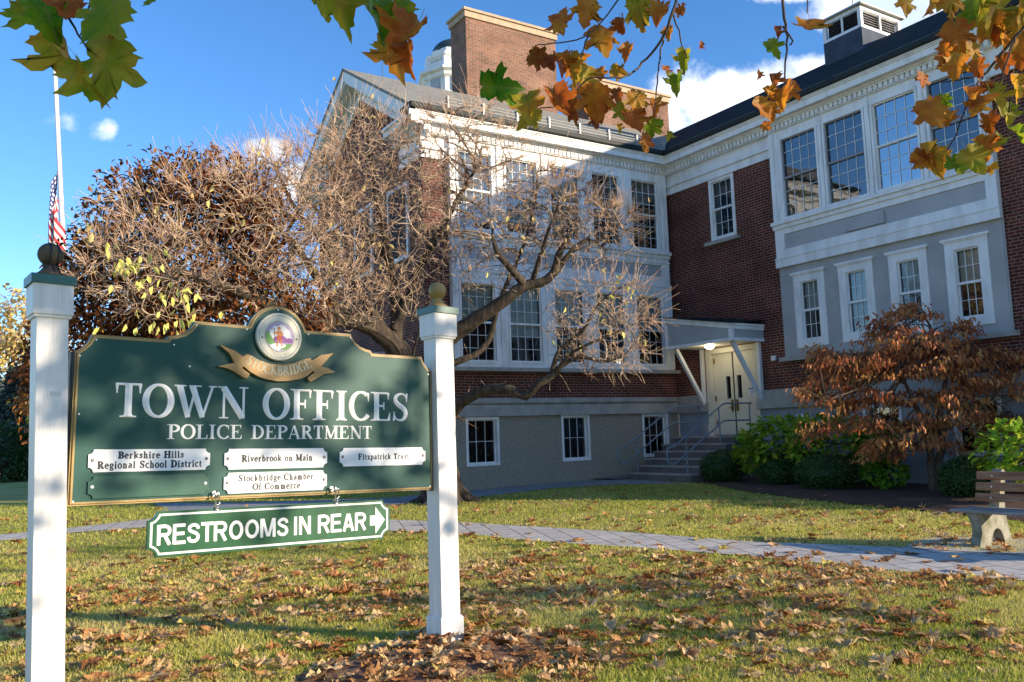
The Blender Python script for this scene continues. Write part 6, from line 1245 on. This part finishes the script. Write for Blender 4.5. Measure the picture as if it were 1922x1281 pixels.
def leaf_density(x, y):
    f = 0.534*x+0.839*y; r = 0.845*x-0.533*y
    d = 0.55+0.9*np.exp(-((f-8.2-0.10*r)/0.9)**2)*(1.0)+0.35*np.exp(-((f-6.6)/0.8)**2)
    d *= 0.45+0.85*(np.sin(x*1.7+1.3*np.sin(y*1.1))*np.sin(y*1.9+np.sin(x*0.9)+0.6) > -0.25)
    d *= np.where(f > 11, 0.55, 1)*np.where(f > 14, 0.5, 1)
    return d
def inpoly(P, poly):
    x, y = P[:, 0], P[:, 1]; ins = np.zeros(len(P), bool); n = len(poly)
    for i in range(n):
        x1, y1 = poly[i]; x2, y2 = poly[i-1]
        c = ((y1 > y) != (y2 > y)) & (x < (x2-x1)*(y-y1)/(y2-y1+1e-12)+x1); ins ^= c
    return ins
PATHP = np.vstack([PATH[0], PATH[1][::-1]]); WALKP = np.vstack([WALK[0], WALK[1][::-1]]); BEDP = np.array(E_)
def visible_xy(n, fmin, fmax, pw=1.6):
    f = fmin+(fmax-fmin)*rng.uniform(0, 1, n)**pw; r = rng.uniform(-1, 1, n)*(f*0.66+0.5); return np.stack([r*CRH[0]+f*CFH[0], r*CRH[1]+f*CFH[1]], 1)
cand = visible_xy(20000, 4.4, 19, 1.15); keep = rng.uniform(0, 2.9, len(cand)) < leaf_density(cand[:, 0], cand[:, 1]); cand = cand[keep]
onpath = inpoly(cand, PATHP) | inpoly(cand, WALKP); inbed = inpoly(cand, BEDP)
cand = cand[~((onpath & (rng.uniform(0, 1, len(cand)) < 0.80)) | (inbed & (rng.uniform(0, 1, len(cand)) < 0.6)))]
cand = cand[~((cand[:, 0] > LE-.2) & (cand[:, 1] > YW-.3)) & (cand[:, 0] < XW-.3)]
cand = cand[~((cand[:, 0] > 14.2) & (cand[:, 1] > 14.8))]
# drift beside the post and along the mound
ext = np.array([gnd(px+rng.normal(0, sx), py+rng.normal(0, sy))[:2] for px, py, sx, sy, n in ((965, 1200, 45, 14, 18), (880, 1265, 70, 20, 20), (500, 1275, 60, 18, 12), (1180, 1250, 60, 16, 15), (720, 1240, 110, 25, 14), (1030, 1240, 30, 25, 12), (1490, 1190, 60, 14, 8), (1250, 1060, 260, 10, 60), (600, 1070, 200, 16, 60), (950, 1062, 60, 10, 40)) for _ in range(n)])
cand = np.vstack([cand, ext]); depth = cand@CFH[:2]; order = np.argsort(depth); cand = cand[order]; depth = depth[order]
def gx(p):                                                # mound height under a leaf
    d = ((p[0]-cm[0]+.12)/1.05)**2+((p[1]-cm[1]+.12)/.62)**2; return float(gz(p[0], p[1]))+(0.055*(1-d)-.012 if d < 1 else 0)
KINDS = []
for k in range(10):
    cup, bend = [(0.25, 0.1), (0.8, 0.3), (1.3, -0.5), (0.5, -0.8), (-0.4, 0.5), (1.0, 0.8), (0.3, 0.4), (-0.7, -0.3), (1.5, 0.2), (0.6, -0.2)][k]
    KINDS.append(lobed_leaf(1.0, bend*.4, cup*.5, 100+k, 0.035, 0.45, 0.045))
LAB = [('flat dry tan sycamore leaf fallen on the ground in the foreground', .80), ('cupped brown sycamore leaf fallen on the ground in the foreground', .40), ('tightly curled tan sycamore leaf fallen on the ground in the foreground', .72), ('arched rusty sycamore leaf fallen on the ground in the foreground', .12), ('face down brown sycamore leaf fallen on the ground in the foreground', .3), ('boat shaped pale tan sycamore leaf fallen on the ground in the foreground', .86), ('slightly curled rusty sycamore leaf fallen on the ground in the foreground', .2), ('domed tan sycamore leaf fallen on the ground in the foreground', .62), ('rolled up brown sycamore leaf fallen on the ground in the foreground', .34), ('rippled yellow sycamore leaf fallen on the ground in the foreground', 1.0)]
LMESH = []
for k, (V, Fs) in enumerate(KINDS):
    me = bpy.data.meshes.new('fallen_leaf'); me.from_pydata(V.tolist(), [], Fs); me.materials.append(M['leaf_ground']); a = me.attributes.new('tint', 'FLOAT', 'POINT'); a.data.foreach_set('value', np.full(len(V), LAB[k][1], np.float32)); me.polygons.foreach_set('use_smooth', [True]*len(me.polygons)); LMESH.append(me)
WK = np.array([.13, .15, .12, .1, .12, .1, .1, .08, .08, .02])
def leaf_pose(p, k):
    V = KINDS[k][0]; s = rng.uniform(.08, .15); m = Matrix.Rotation(rng.uniform(0, 6.28), 3, 'Z') @ Matrix.Rotation(rng.normal(0, .13), 3, 'X') @ Matrix.Rotation(rng.normal(0, .13), 3, 'Y')
    A = np.array(m)*s; zmin = (V@A.T)[:, 2].min(); off = A@np.array([0, .36, 0]); return A, np.array([p[0]-off[0], p[1]-off[1], gx(p)-zmin+rng.uniform(-.012, .014)])
NI = 300; first = {}
def on_screen(p):
    z = gx(p); v = np.array([p[0], p[1], z-H]); f = v@CF; return 0 < CX+F_PX*(v@CR)/f < 1922 and CY+F_PX*(v@CD)/f < 1285
ok = np.array([on_screen(p) for p in cand]); cand = cand[ok]
def hidden_by_post(p): 
    v = np.array([p[0], p[1], gx(p)-H]); f = v@CF; x = CX+F_PX*(v@CR)/f; y = CY+F_PX*(v@CD)/f
    return (52 < x < 130 and f > 5) or (798 < x < 872 and y < 1205)
vis = [i for i, p in enumerate(cand) if not hidden_by_post(p)][:NI]; vs = set(vis)
for i in vis:
    k = int(rng.choice(10, p=WK)); A, t_ = leaf_pose(cand[i], k)
    if k not in first: o = bpy.data.objects.new('fallen_leaf', LMESH[k]); first[k] = o
    else: o = first[k].copy()
    COL.objects.link(o); m4 = Matrix(A.tolist()).to_4x4(); m4.translation = Vector(t_); o.matrix_world = m4
    tag(o, LAB[k][0], 'leaf', 'fallen leaves in the foreground')
Vs, Ls, Ss, Ts, vo, lo = [], [], [], [], 0, 0
for i, p in enumerate(cand):
    if i in vs: continue
    k = int(rng.choice(10, p=WK)); V, Fs = KINDS[k]; A, t_ = leaf_pose(p, k); Vs.append(V@A.T+t_); Ts.append(np.full(len(V), np.clip(LAB[k][1]+rng.normal(0, .15), 0, 1)))
    for f in Fs: Ss.append(lo); lo += len(f); Ls.extend([q+vo for q in f])
    vo += len(V)
o = npmesh('leaf_litter', np.concatenate(Vs), np.array(Ls), np.array(Ss), M['leaf_ground'], None, np.concatenate(Ts), True); tag(o, 'dry brown leaves scattered thickly over the lawn and path farther back', 'leaf litter', kind='stuff')

# ------------------------------------------------------------------ grass
def grass():
    P = np.vstack([visible_xy(230000, 4.2, 12.5, 1.25), visible_xy(90000, 11, 21, 1.0)]); P = P[~(inpoly(P, PATHP) | inpoly(P, WALKP) | inpoly(P, BEDP))]
    P = P[~((P[:, 0] > LE-.05) & (P[:, 1] > YW-.05)) & (P[:, 0] < XW-.1)]
    d = ((P[:, 0]-cm[0]+.12)/1.05)**2+((P[:, 1]-cm[1]+.12)/.62)**2; P = P[(d > .9) | (rng.uniform(0, 1, len(P)) < .07)]
    n = len(P); z = gz(P[:, 0], P[:, 1]); h = rng.uniform(.022, .05, n); a = rng.uniform(0, 6.28, n); w = rng.uniform(.0022, .004, n)*(1+np.clip((P@CFH[:2]-8)/8, 0, 1.5)); lean = rng.normal(0, .022, (n, 2))
    B = np.stack([P[:, 0], P[:, 1], z-.003], 1); s_ = np.stack([np.cos(a)*w, np.sin(a)*w, np.zeros(n)], 1); T = B+np.stack([lean[:, 0], lean[:, 1], h], 1); Mid = B+(T-B)*.55+np.stack([-lean[:, 0]*.25, -lean[:, 1]*.25, h*.08], 1)
    V = np.stack([B-s_, B+s_, Mid+s_*.8, T, Mid-s_*.8], 1).reshape(-1, 3); F = np.array([[0, 1, 2, 4], ]); F3 = np.array([4, 2, 3]); base = (np.arange(n)*5)[:, None]
    Lp = np.concatenate([F[0][None]+base, F3[None]+base], 1).reshape(-1); Ss_ = np.stack([np.arange(n)*7, np.arange(n)*7+4], 1).reshape(-1)
    pat = .5+.5*np.sin(P[:, 0]*1.3+2*np.sin(P[:, 1]*.8))*np.sin(P[:, 1]*1.6+1.5*np.sin(P[:, 0]*.7)); far = np.clip((P@CFH[:2]-11)/4, 0, 1)
    tv = np.clip(.30+.46*pat*(1-.55*far)+rng.normal(0, .2, n)-.10*far, 0, 1)
    o = npmesh('grass', V, Lp, Ss_, M['grass_blade'], None, np.repeat(tv, 5)); tag(o, 'short yellow green autumn grass of the lawn', 'grass', kind='stuff')
grass()

# ------------------------------------------------------------------ the sycamore whose branches hang into the picture
sb = np.array([5.6, -5.0, 0.0]); syc = empty('sycamore_tree', sb, 'sycamore branches with orange brown and green lobed leaves hanging into the top of the picture', 'tree')
t = Tree()
t.limb([sb-[0, 0, .2], sb+[.05, .1, 2], sb+[.2, .3, 4.5], sb+[.5, .2, 7], sb+[.4, .6, 9]], .42, .2, ns=12, wob=.015)
LIMB = [([sb+[.3, .3, 5], np.array([9.5, -7, 6.6]), np.array([13, -8, 5.8]), np.array([16, -8, 5])], .16, .03), ([sb+[.15, .25, 4], sb+[-1, 2.2, 5.4], np.array([2.6, .6, 5.2]), np.array([1.6, 2.2, 4.6]), np.array([.9, 2.6, 4.0])], .16, .02), ([sb+[.2, .3, 4.5], np.array([5.8, -2, 6]), np.array([4.2, .6, 5.6]), np.array([3.4, 1.6, 4.6])], .15, .02), ([sb+[.2, .3, 4.2], np.array([6.6, -2.4, 5.6]), np.array([5.2, .2, 5.0]), np.array([4.0, .9, 4.2])], .14, .02),  # first limb is added to carry the far shade lobe
        ([sb+[.3, .3, 5], np.array([8.5, -4, 6.5]), np.array([11.5, -3.5, 6.2]), np.array([14, -2, 5.2])], .2, .03), ([sb+[.3, .3, 5.5], np.array([8, -2, 7]), np.array([10, 0, 6.6])], .16, .03), ([sb+[.2, .2, 5], np.array([3, -5, 7]), np.array([.5, -3, 7])], .15, .03), ([sb+[.4, .2, 6], np.array([7.5, -7, 8]), np.array([10, -8, 8])], .15, .03)]
for P_, r0, r1 in LIMB: t.limb(P_, r0, r1, ns=8, wob=.02)
EW = lambda x, y, z, a, b, c: (np.array([x, y, z]), (a, b, c))
ES = [EW(8.3, -3.0, 5.7, 3.0, 2.6, 1.65), EW(14.2, -3.4, 5.2, 1.4, 1.4, 0.8), EW(5.5, -4.8, 8.0, 3.5, 3.0, 1.8), EW(10, -6.5, 7.4, 3.5, 2.6, 1.8), EW(15.0, -7.9, 4.8, 1.9, 1.6, 0.45)+(1.6,)]  # unseen crown lobes, placed and shaped to dapple sign and lawn with shade
t.reach(sample(ES, 120, .2), .05, .015, 8, .15, .05, 5); t.reach(sample(ES, 700, .2), .015, .005, 6, .2, -.05, 4, rmax=2.2)
npmesh('trunk', *merge(t.parts), M['bark'], syc, smooth=True)
cl = sample(ES, 185, .15); P = np.repeat(cl, 9, 0)+rng.normal(0, .33, (len(cl)*9, 3)); n = len(P)
V0, F0 = lobed_leaf(1.0, .3, .5, 5, .02, 0); 
def many_lobed(P, S):
    n = len(P); ax = unit(rng.normal(0, .7, (n, 3))+np.array([0, 0, -.7])); up = rng.normal(size=(n, 3)); side = unit(np.cross(ax, up)); up = np.cross(side, ax)
    V = P[:, None]+S[:, None, None]*(V0[None, :, :1]*side[:, None]+V0[None, :, 1:2]*ax[:, None]+V0[None, :, 2:]*up[:, None]); k = len(V0)
    fl = np.array([q for f in F0 for q in f]); st_ = np.cumsum([0]+[len(f) for f in F0])[:-1]
    return V.reshape(-1, 3), (fl[None]+(np.arange(n)*k)[:, None]).reshape(-1), (st_[None]+(np.arange(n)*len(fl))[:, None]).reshape(-1), k
v, l, s_, k = many_lobed(P, rng.uniform(.14, .2, n)); npmesh('crown', v, l, s_, M['leaf_near'], syc, tint(n, k, .25, 1), True)
# sprays in view: (px, py, size px, turn deg, tint, face tilt) with twigs
SPRAYS = [
 (2.7, [[(60, -60), (120, 20), (165, 95)], [(190, -60), (165, 20), (150, 70)], [(300, -40), (285, 0)]],
  [(95, 40, 105, 200, .10, .2), (130, 110, 105, 190, .42, .3), (190, 35, 100, 150, .2, .2), (200, 130, 118, 165, .33, .1), (165, 150, 85, 195, .3, .5), (60, 25, 70, 220, .3, .5), (125, 15, 70, 170, .85, .6), (190, 70, 60, 150, .9, .6), (290, 0, 45, 150, .15, .4)]),
 (3.0, [[(640, -60), (690, 0), (735, 50), (760, 85)], [(690, 0), (630, -10)]],
  [(640, 15, 95, 200, .42, .2), (705, 40, 92, 190, .15, .6), (745, 30, 65, 160, .2, .6), (762, 72, 92, 150, .70, .2), (738, 100, 82, 200, .52, .2), (600, 5, 60, 210, .4, .5), (770, 110, 60, 170, .75, .6)]),
 (3.2, [[(1290, -60), (1262, 20), (1245, 70), (1205, 120), (1170, 145), (1105, 150), (1060, 195), (985, 205)], [(1245, 70), (1235, 130), (1225, 220), (1205, 250)], [(1205, -60), (1110, 60), (1040, 80), (1005, 85)], [(1262, 20), (1290, 110)], [(1105, 60), (1090, 110)]],
  [(1052, 42, 62, 200, .68, .5), (1100, 22, 70, 170, .60, .4), (1130, 75, 82, 190, .66, .15), (1075, 130, 78, 200, .58, .15), (1095, 150, 62, 170, .5, .5), (1012, 108, 55, 250, .95, .6), (1040, 118, 48, 200, .98, .7), (938, 165, 88, 270, .02, .1), (992, 200, 78, 190, .40, .15), (1048, 192, 80, 200, .82, .15), (1080, 205, 55, 170, .9, .5), (1118, 190, 82, 180, .72, .2), (1135, 205, 60, 170, .88, .5), (1100, 195, 60, 195, .6, .5), (1178, 98, 40, 160, .72, .5), (1162, 135, 42, 250, .42, .4), (1195, 190, 52, 180, .5, .3), (1168, 208, 42, 200, .3, .6), (1190, 228, 66, 190, .78, .25), (1222, 240, 52, 170, .2, .35), (1210, 268, 40, 180, .8, .6), (1200, 20, 82, 190, .45, .2), (1240, 28, 62, 170, .7, .5), (1170, 50, 50, 200, .8, .6), (1250, 132, 32, 180, .9, .6), (1285, 112, 46, 170, .35, .4), (1270, 158, 46, 180, .22, .4), (1258, 62, 34, 160, .62, .7), (1275, 20, 26, 90, .7, .5), (1160, 180, 36, 190, .85, .5), (1225, 205, 40, 190, .75, .6)]),
 (3.0, [[(1462, -60), (1470, 10), (1476, 80), (1472, 150), (1465, 185)], [(1520, -60), (1516, 25)], [(1470, 50), (1486, 75), (1483, 85)]],
  [(1520, 52, 74, 175, .62, .1), (1450, 92, 50, 210, .14, .25), (1456, 62, 30, 190, .95, .6), (1448, 155, 40, 200, .86, .5), (1465, 188, 64, 185, .70, .3), (1478, 170, 50, 160, .72, .6), (1428, 205, 52, 225, .74, .4), (1445, 210, 42, 200, .66, .5)]),
 (3.1, [[(1960, 20), (1905, 70), (1850, 138), (1822, 178), (1795, 250), (1775, 285)], [(1850, 138), (1800, 150), (1760, 155)], [(1960, -30), (1800, -20), (1700, -15)], [(1905, 70), (1880, 150), (1860, 225), (1840, 280)], [(1960, 120), (1900, 180), (1895, 260)]],
  [(1700, 8, 50, 180, .52, .3), (1745, -2, 60, 200, .6, .5), (1785, 8, 72, 190, .62, .3), (1825, 25, 72, 180, .2, .5), (1865, 25, 110, 190, .42, .2), (1910, 60, 92, 200, .62, .25), (1798, 72, 82, 195, .74, .15), (1795, 128, 66, 170, .60, .5), (1782, 115, 60, 210, .7, .6), (1825, 100, 55, 190, .55, .5), (1748, 212, 70, 205, .70, .2), (1768, 195, 42, 170, .12, .5), (1780, 225, 50, 170, .6, .5), (1818, 190, 60, 180, .72, .3), (1835, 200, 50, 150, .66, .6), (1745, 300, 74, 215, .55, .15), (1770, 305, 55, 180, .62, .5), (1790, 308, 44, 110, .22, .5), (1828, 300, 66, 215, .40, .2), (1850, 278, 60, 180, .6, .5), (1872, 270, 44, 140, .3, .5), (1835, 130, 46, 190, .72, .5), (1870, 185, 66, 200, .38, .3), (1905, 165, 60, 190, .5, .5), (1890, 215, 52, 190, .3, .4), (1912, 260, 56, 190, .2, .4), (1858, 232, 48, 190, .74, .5), (1885, 120, 46, 190, .74, .5), (1915, 20, 70, 190, .5, .4), (1912, 110, 60, 190, .65, .5), (1840, 5, 60, 180, .35, .5), (1880, 70, 60, 190, .6, .5)]),
]
for si, (dd, twigs, lv) in enumerate(SPRAYS):
    tr_ = Tree()
    for ti, tw in enumerate(twigs): tr_.limb([ppx(px, py, dd+.06*math.sin(i*2+si)) for i, (px, py) in enumerate(tw)], .0065 if ti == 0 else .004, .002, max(8, 5*len(tw)), 6, .002)
    br = npmesh('hanging_branch', *merge(tr_.parts), M['twig_dark'], syc, smooth=True)
    if si >= 2: lv = lv+[(px+rng.normal(0, 24), py+rng.normal(0, 20), sz*rng.uniform(.45, .75), rng.uniform(140, 240), float(np.clip(tn+rng.normal(.06, .12), .1, 1)), rng.uniform(.2, .8)) for (px, py, sz, ang, tn, tilt) in lv if rng.uniform() < .55]
    m = MB(); LXY = []
    for li, (px, py, sz, ang, tn, tilt) in enumerate(lv):
        S = sz*(.98 if si < 2 else .80)*dd/F_PX; dep = dd+rng.normal(0, .07); rg = np.random.default_rng(900+si*50+li)
        V, Fs = lobed_leaf(S, rg.normal(0, .45), rg.choice([.2, .35, .9, -.3])+tilt*.9, 500+si*40+li, .022, .30)
        LXY.append(np.stack([V[:, 0]/S, V[:, 1]/S, np.zeros(len(V))], 1)); V = V-np.array([0, .45*S, 0]); a = R_(ang); tl = tilt*rg.choice([-1, 1])*1.0; tp = rg.normal(0, .25)
        ex, ey, ez = CR, -CD, -CF
        mm = np.array(Matrix.Rotation(a, 3, 'Z') @ Matrix.Rotation(tl, 3, 'Y') @ Matrix.Rotation(tp, 3, 'X')); V = V@mm.T
        Wp = ppx(px, py, dep)+V[:, :1]*ex+V[:, 1:2]*ey+V[:, 2:]*ez
        m.raw(Wp, Fs, [float(np.clip(tn+rg.normal(0, .03), 0, 1))]*len(Wp))
    o = m.build('hanging_leaves', M['leaf_vein'], br, smooth=True); a = o.data.attributes.new('leafxy', 'FLOAT_VECTOR', 'POINT'); a.data.foreach_set('vector', np.concatenate(LXY).astype(np.float32).ravel())
